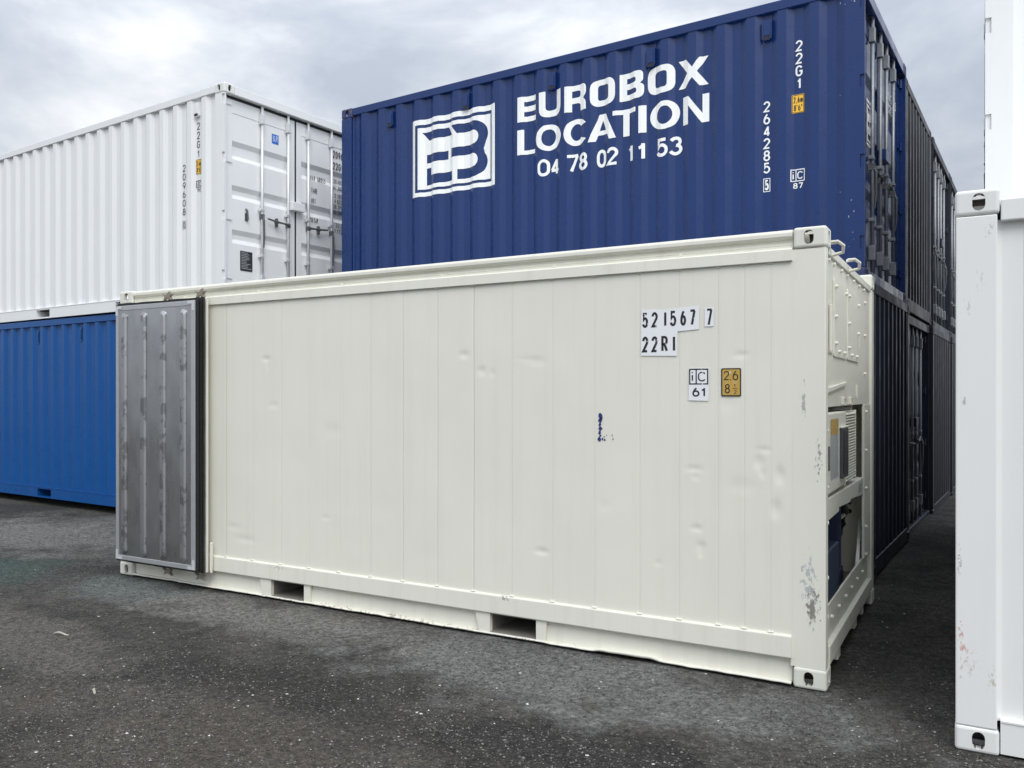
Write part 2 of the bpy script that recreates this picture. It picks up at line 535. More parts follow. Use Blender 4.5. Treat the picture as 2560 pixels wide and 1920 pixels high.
# monoline letters: (width, [(closed, path), ...]) in a unit box of stroke centre lines
STROKES = {
    '0': (1, [(1, _O)]), 'O': (1, [(1, _O)]),
    '1': (.55, [(0, [(.80, 0), (.80, 1)]), (0, [(.80, .90), (.45, .76), (0, .72)])]),
    '|': (.02, [(0, [(.5, 0), (.5, 1)])]),
    '2': (1, [(0, _ell(.5, .72, .5, .28, 172, -28, 11) + [(0, 0), (1, 0)])]),
    '3': (1, [(0, _ell(.46, .755, .46, .245, 160, -82, 10)), (0, _ell(.46, .27, .54, .27, 88, -160, 11))]),
    '4': (1, [(0, [(.74, 0), (.74, 1)]), (0, [(.74, .97), (.02, .27)]), (0, [(-.06, .25), (1.04, .25)])]),
    '5': (1, [(0, [(.92, 1), (.14, 1), (.06, .50)] + _ell(.46, .33, .54, .33, 128, -158, 11))]),
    '6': (1, [(1, _ell(.5, .31, .5, .31, 0, 342, 18)), (0, [(.0, .33), (.07, .52), (.25, .76), (.60, 1.0)])]),
    '7': (1, [(0, [(-.06, 1), (1.06, 1)]), (0, [(.98, .98), (.34, -.04)])]),
    '8': (1, [(1, _ell(.5, .765, .43, .235, 0, 340, 17)), (1, _ell(.5, .265, .5, .265, 0, 342, 18))]),
    '9': (1, [(1, _ell(.5, .69, .5, .31, 0, 342, 18)), (0, [(1.0, .67), (.93, .48), (.75, .24), (.40, 0.0)])]),
    'G': (1, [(0, _ell(.5, .68, .5, .32, 22, 180, 8) + _ell(.5, .32, .5, .32, 180, 360, 9) + [(1, .47), (.55, .47)])]),
    'C': (1, [(0, _ell(.5, .66, .5, .34, 28, 180, 8) + _ell(.5, .34, .5, .34, 180, 332, 8))]),
    'R': (1, [(0, [(0, 0), (0, 1), (.5, 1)] + _ell(.52, .74, .46, .26, 90, -90, 8) + [(0, .48)]), (0, [(.48, .48), (1, 0)])]),
    'P': (1, [(0, [(0, 0), (0, 1), (.5, 1)] + _ell(.52, .74, .46, .26, 90, -90, 8) + [(0, .48)])]),
    'i': (.02, [(0, [(.5, 0), (.5, .68)]), (0, [(.5, .88), (.5, 1)])]),
    'm': (1.5, [(0, [(0, 0), (0, .62), (.38, .62), (.5, .5), (.5, 0)]), (0, [(.5, .5), (.6, .62), (.9, .62), (1, .5), (1, 0)])]),
    'M': (1.2, [(0, [(0, 0), (0, 1), (.5, .3), (1, 1), (1, 0)])]),
    'A': (1.1, [(0, [(0, 0), (.5, 1), (1, 0)]), (0, [(.17, .32), (.83, .32)])]),
    'X': (1, [(0, [(0, 0), (1, 1)]), (0, [(0, 1), (1, 0)])]),
    'S': (1, [(0, _ell(.5, .755, .48, .245, 25, 270, 10) + _ell(.5, .255, .5, .255, 90, -155, 10))]),
    'T': (1, [(0, [(0, 1), (1, 1)]), (0, [(.5, 1), (.5, 0)])]),
    'E': (.85, [(0, [(1, 1), (0, 1), (0, 0), (1, 0)]), (0, [(0, .52), (.85, .52)])]),
    'N': (1, [(0, [(0, 0), (0, 1), (1, 0), (1, 1)])]),
    'U': (1, [(0, [(0, 1)] + _ell(.5, .34, .5, .34, 180, 360, 9) + [(1, 1)])]),
    'L': (.85, [(0, [(0, 1), (0, 0), (1, 0)])]),
    '.': (.02, [(0, [(.5, .0), (.5, .06)])]),
    ',': (.1, [(0, [(.8, .06), (.2, -.12)])]),
    "'": (.02, [(0, [(.5, 1), (.5, .78)])]),
    '"': (.35, [(0, [(0, 1), (0, .78)]), (0, [(1, 1), (1, .78)])]),
}


def ribbon(path, closed, t):
    """flat stroke of width t along a path: (verts, faces)"""
    p = [Vector(q) for q in path]
    k = len(p)
    vs, fs = [], []
    for i in range(k):
        a = p[i - 1] if (closed or i > 0) else None
        c = p[(i + 1) % k] if (closed or i < k - 1) else None
        d1 = (p[i] - a).normalized() if a is not None and (p[i] - a).length > 1e-7 else None
        d2 = (c - p[i]).normalized() if c is not None and (c - p[i]).length > 1e-7 else None
        d1, d2 = d1 or d2, d2 or d1
        n1, n2 = Vector((-d1.y, d1.x)), Vector((-d2.y, d2.x))
        m_ = n1 + n2
        m_ = m_.normalized() if m_.length > 1e-6 else n1
        sc = min(1.0 / max(m_.dot(n1), 0.3), 2.0) * t / 2
        vs += [tuple(p[i] + m_ * sc), tuple(p[i] - m_ * sc)]
    for i in range(k if closed else k - 1):
        j = (i + 1) % k
        fs.append((2 * i, 2 * j, 2 * j + 1, 2 * i + 1))
    return vs, fs


def fit(s_, x0, x1, z0, z1, weight=0.14, gap=None):
    """stroke text fitted to a rectangle; weight = stroke width / height"""
    t_ = weight * (z1 - z0)
    nar = sum(1 for ch in s_ if ch != ' ')
    gap = gap if gap is not None else t_ * 0.9
    sp = sum(0.8 for ch in s_ if ch == ' ')
    units = sum(STROKES[ch][0] for ch in s_ if ch != ' ') + sp
    avail = (x1 - x0) - nar * t_ - (len(s_) - 1) * gap
    u = max(avail / units, 0.001)
    vs, fs = [], []
    x = x0
    lay_ = 0
    for ch in s_:
        if ch == ' ':
            x += 0.8 * u + gap
            continue
        wd, paths = STROKES[ch]
        for cl, pt_ in paths:
            q = [(x + t_ / 2 + px * wd * u, z0 + t_ / 2 + pz * (z1 - z0 - t_)) for px, pz in pt_]
            v_, f_ = ribbon(q, cl, t_)
            k = len(vs)
            vs += [(a, c, (lay_ % 3) * 0.0003) for a, c in v_]
            fs += [tuple(i + k for i in r) for r in f_]
            lay_ += 1
        x += wd * u + t_ + gap
    return vs, fs


class Flat:
    """collects 2-D shapes then lays them on a wall"""

    def __init__(self):
        self.v, self.f = [], []

    def add(self, vf):
        k = len(self.v)
        self.v += list(vf[0])
        self.f += [tuple(i + k for i in q) for q in vf[1]]
        return self

    def text(self, *a, **k):
        return self.add(fit(*a, **k))

    def column(self, s, xc, zt, zb, wd, weight=0.140, frac=0.80):
        n = len(s)
        p = (zt - zb) / (n - 1 + frac)
        for i, ch in enumerate(s):
            w_ = wd * (0.60 if ch == '1' else 1.0)
            self.text(ch, xc - w_ / 2, xc + w_ / 2, zt - i * p - p * frac, zt - i * p, weight=weight)
        return self

    def loops(self, lp):
        return self.add(fill(lp))

    def frame(self, x0, x1, z0, z1, t):
        o = [(x0, z0), (x1, z0), (x1, z1), (x0, z1)]
        return self.loops([o, [(x0 + t, z0 + t), (x1 - t, z0 + t), (x1 - t, z1 - t), (x0 + t, z1 - t)]])

    def rect(self, x0, x1, z0, z1, r=0.0):
        return self.loops([rpoly([(x0, z0), (x1, z0), (x1, z1), (x0, z1)], r)])

    def lay(self, name, mat, parent, surf, label=None):
        """surf: ('side', y) | ('corr', prof, dy) | ('end', x)"""
        me = bpy.data.meshes.new(name)
        me.from_pydata([(p[0], -(p[2] if len(p) > 2 else 0.0), p[1]) for p in self.v], [], self.f)
        if surf[0] == 'corr':
            bm = bmesh.new()
            bm.from_mesh(me)
            xs = [p[0] for p in self.v]
            for (bxx, _) in surf[1]:
                if min(xs) < bxx < max(xs):
                    bmesh.ops.bisect_plane(bm, geom=bm.verts[:] + bm.edges[:] + bm.faces[:], dist=1e-6, plane_co=(bxx, 0, 0), plane_no=(1, 0, 0))
            px, py = [q[0] for q in surf[1]], [q[1] for q in surf[1]]
            for v in bm.verts:
                v.co.y = float(np.interp(v.co.x, px, py)) - surf[2] + v.co.y
            bm.to_mesh(me)
            bm.free()
        else:
            for v in me.vertices:
                if surf[0] == 'side':
                    v.co.y = surf[1] + v.co.y
                else:
                    v.co = (surf[1] - v.co.y, v.co.x, v.co.z)
        # face the viewer
        bm = bmesh.new()
        bm.from_mesh(me)
        want = Vector((1, 0, 0)) if surf[0] == 'end' else Vector((0, -1, 0))
        for fc in bm.faces:
            fc.normal_update()
            if fc.normal.dot(want) < 0:
                fc.normal_flip()
        bm.to_mesh(me)
        bm.free()
        return put(name, me, mat, parent, label=label)


# ---------------------------------------------------------------- corner casting (one mesh, mirrored for the eight corners)
CL, CW, CH = 0.178, 0.162, 0.118


def stadium(cx, cz, w_, h_, n=8):
    r = min(w_, h_) / 2
    if h_ >= w_:
        return arc(cx, cz + h_ / 2 - r, r, r, 0, 180, n) + arc(cx, cz - h_ / 2 + r, r, r, 180, 360, n)
    return arc(cx + w_ / 2 - r, cz, r, r, -90, 90, n) + arc(cx - w_ / 2 + r, cz, r, r, 90, 270, n)


def casting_mesh():
    body = MB().box(0, CL, 0, CW, 0, CH).mesh(bevel=0.016, seg=3)
    ob = bpy.data.objects.new('tmp_body', body)
    COL.objects.link(ob)
    cutters = [MB().box(0.024, CL - 0.012, 0.024, CW - 0.012, 0.024, CH - 0.012),
               MB().prism(stadium(0.095, 0.058, 0.052, 0.080), 1, -0.03, 0.06),
               MB().prism(stadium(0.085, 0.058, 0.050, 0.078), 0, -0.03, 0.06),
               MB().prism(stadium(0.095, 0.085, 0.110, 0.062), 2, -0.03, 0.06)]
    tmp = []
    for i, cb in enumerate(cutters):
        co = bpy.data.objects.new('tmp_cut', cb.mesh())
        COL.objects.link(co)
        md = ob.modifiers.new('b%d' % i, 'BOOLEAN')
        md.operation = 'DIFFERENCE'
        md.object = co
        md.solver = 'EXACT'
        tmp.append(co)
    dg = bpy.context.evaluated_depsgraph_get()
    me = bpy.data.meshes.new_from_object(ob.evaluated_get(dg))
    for o in tmp + [ob]:
        bpy.data.objects.remove(o)
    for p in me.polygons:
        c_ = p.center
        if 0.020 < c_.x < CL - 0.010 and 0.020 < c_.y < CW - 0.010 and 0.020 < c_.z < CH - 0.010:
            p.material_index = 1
    return me


CAST = casting_mesh()
CAST_BY = {}


def castings(parent, mat, LL, WW, HH, grow=0.003):
    if mat not in CAST_BY:
        me = CAST.copy()
        me.materials.append(MATS[mat])
        me.materials.append(MATS['casting_inside'])
        CAST_BY[mat] = me
    for xx in (0, 1):
        for yy in (0, 1):
            for zz in (0, 1):
                put('corner_casting', CAST_BY[mat], mat, parent,
                    (LL + grow if xx else -grow, WW + grow if yy else -grow, HH + grow if zz else 0.0),
                    (-1 if xx else 1, -1 if yy else 1, -1 if zz else 1))


# ---------------------------------------------------------------- dry containers
LEN, WID, HGT = 6.058, 2.438, 2.591


def corr(x0, x1, n, depth, y_out, fo=0.26, fs=0.24):
    """trapezoid profile: list of (x, y) break points"""
    p = (x1 - x0) / n
    q = [(0.0, y_out)]
    for i in range(n):
        a = x0 + i * p
        q += [(a + p * fo * 0.5, y_out), (a + p * (fo * 0.5 + fs), y_out + depth), (a + p * (1 - fo * 0.5 - fs), y_out + depth), (a + p * (1 - fo * 0.5), y_out)]
    q.append((99.0, y_out))
    return q


def side_profile(shift=0.0):
    return corr(0.085 + shift, 5.923 + shift, 21, 0.032, 0.008, 0.27, 0.22)


SIDE = side_profile()
SIDE_W = side_profile(0.028)
ENDP = corr(0.16, 2.28, 8, 0.042, 0.006, 0.30, 0.16)


def sheet(prof, a, b, z0, z1, kind, thick=0.002):
    """corrugated sheet between a and b"""
    pts = [(a, float(np.interp(a, [p[0] for p in prof], [p[1] for p in prof])))]
    pts += [p for p in prof if a < p[0] < b]
    pts += [(b, pts[-1][1] if prof[-1][0] > 50 else prof[-1][1])]
    mb = MB()
    vs, fs = [], []
    for (x, y) in pts:
        for z in (z0, z1):
            vs.append((x, y, z) if kind == 'front' else (x, WID - y, z) if kind == 'back' else (LEN - y, x, z) if kind == 'right' else (y, x, z))
    for i in range(len(pts) - 1):
        fs.append((2 * i, 2 * i + 2, 2 * i + 3, 2 * i + 1))
    mb.add(vs, fs)
    me = bpy.data.meshes.new('sheet')
    me.from_pydata(mb.v, [], mb.f)
    return me


HINGE_Z = (0.33, 1.03, 1.715, 2.40)
ROD_Y = (0.615, 1.045, 1.395, 1.825)
GROOVES = ((1.735, 1.955), (1.265, 1.425), (0.73, 0.895))
XD = LEN - 0.072            # outer plane of the door leaves


def door_leaf(parent, paintm, y0, y1, side, rods, detail):
    z0, z1 = 0.135, 2.445
    rodm = 'galvanised' if paintm.startswith('white') else 'galvanised_dull'
    # skin: vertical profile with pressed grooves
    prof = [(z0, 0.0)]
    for a, b_ in sorted(GROOVES):
        prof += [(a, 0.0), (a + 0.055, -0.034), (b_ - 0.055, -0.034), (b_, 0.0)]
    prof.append((z1, 0.0))
    mb = MB()
    fr = 0.085
    vs, fs = [], []
    for (z, d) in prof:
        for y in (y0 + fr, y1 - fr):
            vs.append((XD - 0.006 + d, y, z))
    for i in range(len(prof) - 1):
        fs.append((2 * i, 2 * i + 1, 2 * i + 3, 2 * i + 2))
    mb.add(vs, fs)
    # welded frame round the skin
    for (a, b_, c_, d_) in ((y0, y0 + fr, z0, z1), (y1 - fr, y1, z0, z1)):
        mb.box(XD - 0.045, XD, a, b_, c_, d_)
    mb.box(XD - 0.045, XD - 0.001, y0 + fr, y1 - fr, z1 - 0.16, z1)
    mb.box(XD - 0.045, XD - 0.001, y0 + fr, y1 - fr, z0, z0 + 0.14)
    leaf = mb.build('door', paintm, parent)
    # rubber seal round the leaf
    g = MB()
    g.box(XD - 0.03, XD - 0.006, y0 - 0.012, y0, z0 - 0.02, z1 + 0.03)
    g.box(XD - 0.03, XD - 0.006, y1, y1 + 0.012, z0 - 0.02, z1 + 0.03)
    g.box(XD - 0.03, XD + 0.004, y0, y1, z1, z1 + 0.03)
    g.box(XD - 0.03, XD + 0.004, y0, y1, z0 - 0.02, z0)
    g.build('gasket', 'rubber', leaf)
    # hinges
    hy = y0 if side < 0 else y1
    for hz in HINGE_Z:
        h_ = MB()
        if side < 0:
            h_.box(XD + 0.001, XD + 0.014, hy - 0.03, hy + 0.075, hz - 0.030, hz + 0.025)
            h_.tube([(XD + 0.022, hy - 0.033, hz - 0.045), (XD + 0.022, hy - 0.033, hz + 0.045)], 0.018, 10)
        else:
            h_.box(XD + 0.001, XD + 0.014, hy - 0.075, hy + 0.03, hz - 0.030, hz + 0.025)
            h_.tube([(XD + 0.022, hy + 0.033, hz - 0.045), (XD + 0.022, hy + 0.033, hz + 0.045)], 0.018, 10)
        h_.build('hinge', paintm, leaf)
    # locking rods
    for k, ry in enumerate(rods):
        rx = XD + 0.030
        MB().tube([(rx, ry, 0.10), (rx, ry, 2.49)], 0.017, 12).build('lock_rod', rodm, leaf, smooth=True)
        for zz in (2.25, 0.25):
            bx('rod_bracket', rodm, leaf, XD, rx + 0.026, ry - 0.030, ry + 0.026, zz, zz + 0.135, 0.006)
        for zz in (1.19, 0.62):
            bx('rod_guide', rodm, leaf, XD, rx + 0.020, ry - 0.045, ry + 0.024, zz - 0.016, zz + 0.016, 0.005)
        for zz, s in ((2.495, 1), (0.095, -1)):
            MB().prism([(ry - 0.035, zz - 0.01), (ry - 0.022, zz + 0.022 * s), (ry, zz + 0.006 * s), (ry + 0.026, zz + 0.024 * s), (ry + 0.036, zz - 0.008), (ry, zz - 0.022)], 0, rx - 0.02, rx + 0.014).build('rod_cam', rodm, leaf)
        hz = 1.09 - 0.02 * k
        hd = MB()
        d = -1 if side < 0 else 1
        if k == (1 if side < 0 else 0):
            hd.tube([(rx + 0.02, ry, hz), (rx + 0.035, ry + d * 0.10, hz + 0.005), (rx + 0.02, ry + d * 0.20, hz + 0.012), (rx + 0.012, ry + d * 0.345, hz + 0.03)], [0.018, 0.012, 0.014, 0.011], 8)
            hd.tube([(XD, ry + d * 0.19, hz + 0.01), (rx + 0.03, ry + d * 0.19, hz + 0.01)], 0.018, 10)
            hd.box(XD, rx + 0.010, ry + d * 0.19 - 0.009, ry + d * 0.19 + 0.009, hz - 0.05, hz + 0.06)
            hd.box(XD, rx + 0.022, ry - 0.02, ry + 0.02, hz - 0.03, hz + 0.025)
        else:
            hd.tube([(rx + 0.01, ry, hz + 0.03), (rx + 0.03, ry + 0.0, hz - 0.03), (rx + 0.03, ry + 0.01, hz - 0.24), (rx + 0.018, ry + 0.01, hz - 0.36)], [0.014, 0.015, 0.010, 0.008], 8)
            hd.box(XD, rx + 0.022, ry - 0.020, ry + 0.020, hz - 0.01, hz + 0.05)
        hd.build('handle', 'worn_iron', leaf, smooth=False)
    return leaf


def dry_container(label, cat, loc, rz, paintm, castm, group, doors=True, post=None, rail_z=(2.495, 2.583), vents=(), name='shipping_container', prof=SIDE):
    T = thing(name, label, cat, loc, rz, group)
    post = post or paintm
    put('side_wall', sheet(prof, 0.10, LEN - 0.10, 0.155, rail_z[0] + 0.01, 'front'), paintm, T)
    put('side_wall', sheet(prof, 0.10, LEN - 0.10, 0.155, rail_z[0] + 0.01, 'back'), paintm, T)
    for yy, s in ((0, 1), (WID, -1)):
        def Y(a):
            return yy + s * a
        ya, yb = sorted((Y(0.0), Y(0.062)))
        bx('top_rail', paintm, T, CL, LEN - CL, ya, yb, rail_z[0], rail_z[1], 0.006)
        # bottom rail: channel with fork pockets cut through it
        mb = MB()
        xs = [CL, 1.855, 2.215, 3.843, 4.203, LEN - CL]
        for i in (0, 2, 4):
            a, b_ = sorted((Y(0.004), Y(0.012)))
            mb.box(xs[i], xs[i + 1], a, b_, 0.022, 0.158)
        a, b_ = sorted((Y(0.004), Y(0.012)))
        for i in (1, 3):
            mb.box(xs[i], xs[i + 1], a, b_, 0.140, 0.158)
            mb.box(xs[i], xs[i + 1], a, b_, 0.022, 0.034)
        a, b_ = sorted((Y(0.004), Y(0.050)))
        mb.box(CL, LEN - CL, a, b_, 0.014, 0.022)
        a, b_ = sorted((Y(0.0), Y(0.050)))
        mb.box(CL, LEN - CL, a, b_, 0.158, 0.166)
        mb.build('bottom_rail', paintm, T)
    for i in (1.855, 3.843):
        fp = MB()
        fp.box(i - 0.006, i, 0.012, WID - 0.012, 0.024, 0.156)
        fp.box(i + 0.36, i + 0.366, 0.012, WID - 0.012, 0.024, 0.156)
        fp.box(i, i + 0.36, 0.0125, WID - 0.0125, 0.142, 0.150)
        fp.box(i, i + 0.36, 0.0125, WID - 0.0125, 0.026, 0.032)
        fp.build('fork_pocket', paintm, T)
    bx('floor', 'dark_inside', T, 0.06, LEN - 0.06, 0.06, WID - 0.06, 0.125, 0.140)
    bx('roof', paintm, T, 0.07, LEN - 0.07, 0.063, WID - 0.063, rail_z[1] - 0.03, rail_z[1] - 0.012)
    castings(T, castm, LEN, WID, HGT)
    # corner posts; the door posts have open pockets for the hinges
    for yy in (0, 1):
        a, b_ = (0.0, 0.155) if yy == 0 else (WID - 0.155, WID)
        bx('corner_post', post, T, 0.0, 0.165, a, b_, CH, HGT - CH, 0.006)
        if doors:
            mb = MB()
            fa, fb = (0.001, 0.012) if yy == 0 else (WID - 0.012, WID - 0.001)
            mb.box(LEN - 0.165, LEN - 0.058, fa, fb, CH, HGT - CH)
            ia, ib = (0.030, 0.085) if yy == 0 else (WID - 0.085, WID - 0.030)
            mb.box(LEN - 0.165, LEN - 0.060, ia, ib, CH, HGT - CH)
            zz = [CH] + [q for hz in HINGE_Z for q in (hz - 0.055, hz + 0.055)] + [HGT - CH]
            na, nb_ = (0.016, 0.030) if yy == 0 else (WID - 0.030, WID - 0.016)
            mb.box(LEN - 0.0585, LEN - 0.004, na, nb_, CH, HGT - CH)
            ea, eb = (0.0, 0.011) if yy == 0 else (WID - 0.011, WID)
            for i in range(0, len(zz) - 1, 2):
                mb.box(LEN - 0.058, LEN - 0.002, ea, eb, zz[i], zz[i + 1])
            for hz in HINGE_Z:
                mb.box(LEN - 0.058, LEN - 0.040, ea, eb, hz - 0.055, hz + 0.055)
            mb.build('corner_post', post, T)
        else:
            bx('corner_post', post, T, LEN - 0.165, LEN, a, b_, CH, HGT - CH, 0.006)
    # closed end
    put('end_wall', sheet(ENDP, 0.1, WID - 0.1, 0.16, 2.50, 'left'), paintm, T)
    bx('end_rail', paintm, T, 0.0, 0.06, CW, WID - CW, 2.49, 2.583, 0.006)
    bx('end_sill', paintm, T, 0.0, 0.06, CW, WID - CW, 0.02, 0.165, 0.006)
    if doors:
        bx('door_header', paintm, T, LEN - 0.11, LEN - 0.004, CW, WID - CW, 2.482, 2.584, 0.005)
        bx('door_sill', paintm, T, LEN - 0.11, LEN - 0.004, CW, WID - CW, 0.02, 0.112, 0.005)
        l1 = door_leaf(T, paintm, 0.088, 1.180, -1, ROD_Y[:2], True)
        l2 = door_leaf(T, paintm, 1.212, WID - 0.088, 1, ROD_Y[2:], True)
        bx('lock_box', paintm, T, XD + 0.002, XD + 0.075, 1.085, 1.30, 1.275, 1.385, 0.006)
        return T, l1, l2
    put('end_wall', sheet(ENDP, 0.1, WID - 0.1, 0.16, 2.50, 'right'), paintm, T)
    bx('end_rail', paintm, T, LEN - 0.06, LEN, CW, WID - CW, 2.49, 2.583, 0.006)
    bx('end_sill', paintm, T, LEN - 0.06, LEN, CW, WID - CW, 0.02, 0.165, 0.006)
    return T, None, None


def vent_box(parent, mat, x, z0, z1):
    yb = float(np.interp(x, [p[0] for p in SIDE], [p[1] for p in SIDE]))
    yb = 0.044
    v = MB().prism([(p[0], p[1]) for p in rpoly([(x - 0.045, z0), (x + 0.045, z0), (x + 0.045, z1), (x - 0.045, z1)], [0.03, 0.03, 0.01, 0.01])], 1, yb - 0.040, yb).build('vent', mat, parent)
    MB().prism(rpoly([(x - 0.026, z0 + 0.04), (x + 0.030, z0 + 0.04), (x + 0.030, z1 - 0.03), (x - 0.026, z1 - 0.03)], 0.008), 1, yb - 0.046, yb - 0.039).build('vent_cover', mat, v)
    MB().prism(rpoly([(x - 0.032, z0 + 0.008), (x + 0.036, z0 + 0.008), (x + 0.036, z0 + 0.036), (x - 0.032, z0 + 0.036)], 0.006), 1, yb - 0.0425, yb - 0.039).build('vent_opening', 'black_plastic', v)
    return v


# ---------------------------------------------------------------- ground
def sstep(a, b, x):
    u = min(1, max(0, (x - a) / (b - a)))
    return u * u * (3 - 2 * u)


def gz(x, y):
    z = 0.045 * sstep(2.2, 4.8, y) + 0.055 * sstep(-0.2, -2.2, x) * sstep(0.2, 2.4, y)
    d = max(-x - 0.05, x - 6.11, -y - 0.03, y - 2.5, 0)
    z += 0.016 * min(1, d / 0.6) * (noise.noise(Vector((x * 0.9, y * 0.9, 3.1)))) + 0.006 * min(1, d / 0.3) * noise.noise(Vector((x * 3.1, y * 3.1, 7.7)))
    return z - 0.004


def axis(lo, hi, step):
    a = list(np.arange(lo, hi + 1e-6, step))
    for k in (0.4, 1, 2, 5, 12, 30, 80, 200, 600):
        a = [lo - k] + a + [hi + k]
    return sorted(a)


gx, gy = axis(-9, 10, 0.14), axis(-5.5, 6, 0.14)
gv = [(x, y, gz(x, y) if abs(x) < 30 and abs(y) < 30 else 0.0) for y in gy for x in gx]
nx = len(gx)
gf = [(j * nx + i, j * nx + i + 1, (j + 1) * nx + i + 1, (j + 1) * nx + i) for j in range(len(gy) - 1) for i in range(nx - 1)]
gm = bpy.data.meshes.new('ground')
gm.from_pydata(gv, [], gf)
gm.shade_smooth()
g_o = put('ground', gm, 'asphalt')
g_o['kind'] = 'structure'

# ---------------------------------------------------------------- the cream reefer in front
RE = thing('refrigerated_container', 'long cream refrigerated container in front with one steel-lined door folded open against its side', 'container', (0, 0, 0))
seams = [0.172, 0.47, 0.77, 1.07, 1.373, 1.679, 1.987, 2.284, 2.585, 2.889, 3.186, 3.483, 3.783, 4.083, 4.383, 4.680, 4.979, 5.229, 5.464, 5.613, 5.763, 5.878]
# dents: x, z, radius x, radius z, depth
DENTS = [(3.704, 1.93, .045, .028, .010), (3.845, 1.815, .035, .035, .011), (3.93, 1.80, .025, .03, .006), (1.828, 1.94, .055, .022, .010), (1.84, 1.90, .02, .06, .006),
         (1.903, 1.566, .06, .03, .006), (4.304, .616, .055, .022, .012), (5.593, 1.884, .05, .022, .008), (5.697, 1.262, .030, .050, .013), (5.715, 1.20, .020, .03, .008), (5.812, 1.193, .028, .055, .015),
         (5.79, 1.00, .035, .060, .014), (5.362, .743, .030, .035, .013), (5.334, .852, .040, .022, .010), (5.321, 1.207, .060, .020, .008), (5.33, 1.16, .03, .02, .006), (2.529, 1.374, .10, .06, .005),
         (4.271, 1.871, .08, .03, .005), (1.591, .457, .13, .03, .007), (1.45, .55, .10, .03, .006), (5.60, 1.12, .10, .05, .005), (5.72, 1.335, .05, .018, .008),
         (4.2, 1.89, .10, .015, .004), (3.0, .82, .12, .10, .003), (3.4, .5, .12, .08, .003), (5.36, .70, .018, .02, .009), (2.2, 1.1, .15, .15, .003),
         (5.10, .62, .03, .02, .006), (5.52, 1.60, .05, .05, .005), (2.45, .70, .05, .02, .005), (4.75, .95, .04, .04, .004)]


def wall_y(x, z):
    y = 0.002 * noise.noise(Vector((x * 2.1, z * 1.3, 0.4))) + 0.0008 * noise.noise(Vector((x * 7, z * 4, 5.4)))
    for (dx, dz, rx, rz_, dp) in DENTS:
        q = ((x - dx) / rx) ** 2 + ((z - dz) / rz_) ** 2
        if q < 6:
            q2 = ((x - dx) / rx) ** 2 + ((z - dz - 0.35 * rz_) / (rz_ * 0.8)) ** 2
            y += 0.42 * dp * math.exp(-(q ** 1.3) * 1.6)
    return y + 0.004


seam_d = [random.choice((0.0005, 0.0008, 0.0011, 0.0015)) for _ in seams]
seam_d[-1] = 0.0
for i in range(len(seams) - 1):
    a, b_ = seams[i] + 0.0003, seams[i + 1] - 0.0003
    nxp, nzp = max(6, int((b_ - a) / 0.012)), 165
    e = 0.006
    us = [0, e / (b_ - a)] + [e / (b_ - a) + (1 - 2 * e / (b_ - a)) * k / nxp for k in range(1, nxp)] + [1 - e / (b_ - a), 1]
    vs, fs = [], []
    tilt = random.uniform(-0.0018, 0.0018)
    for j in range(nzp + 1):
        z = 0.285 + (2.420 - 0.285) * j / nzp
        for k, u in enumerate(us):
            x = a + (b_ - a) * u
            y = wall_y(x, z) + (seam_d[i if k == 0 else i + 1] if k in (0, len(us) - 1) else 0.0) + tilt * (u - 0.5)
            vs.append((x, y, z))
    n_ = len(us)
    for j in range(nzp):
        for k in range(n_ - 1):
            fs.append((j * n_ + k, j * n_ + k + 1, (j + 1) * n_ + k + 1, (j + 1) * n_ + k))
    me = bpy.data.meshes.new('wall_panel')
    me.from_pydata(vs, [], fs)
    me.shade_smooth()
    put('wall_panel', me, 'cream_paint', RE)
bx('wall_backing', 'cream_paint', RE, 0.16, 5.89, 0.034, 0.075, 0.17, 2.50)
bx('side_wall', 'cream_paint', RE, 0.16, 5.89, WID - 0.075, WID - 0.008, 0.17, 2.50)
# little tabs where each seam meets the rails
TAB = MB().box(-0.017, 0.017, -0.010, 0.012, 0.0, 0.007).mesh(0.002)
for sx in seams[4:-1]:
    put('seam_tab', TAB, 'cream_rail', RE, (sx, 0, 0.291))
    put('seam_tab', TAB, 'cream_rail', RE, (sx - 0.004, 0.004, 2.402))
# top rail, one drawn profile
prof = [(0.080, 2.588), (0.016, 2.588), (0.004, 2.583), (-0.002, 2.570), (-0.002, 2.551), (0.004, 2.541), (0.022, 2.534), (0.023, 2.522), (0.020, 2.520), (0.023, 2.517), (0.023, 2.506), (0.020, 2.504), (0.023, 2.501), (0.023, 2.488), (-0.006, 2.480), (-0.014, 2.474), (-0.015, 2.412), (-0.011, 2.409), (0.03, 2.409), (0.08, 2.44)]
MB().prism(prof, 0, CL + 0.001, LEN - CL - 0.001).build('top_rail', 'cream_rail', RE)
MB().prism([(WID - p, q) for p, q in prof], 0, CL + 0.001, LEN - CL - 0.001).build('top_rail', 'cream_rail', RE)
RIV = MB().tube([(0, 0.024, 0), (0, 0.008, 0)], [0.013, 0.009], 10).mesh()
for x in (0.85, 1.73, 2.6, 3.51, 4.39, 5.23):
    put('rivet', RIV, 'cream_rail', RE, (x, 0, 2.493))
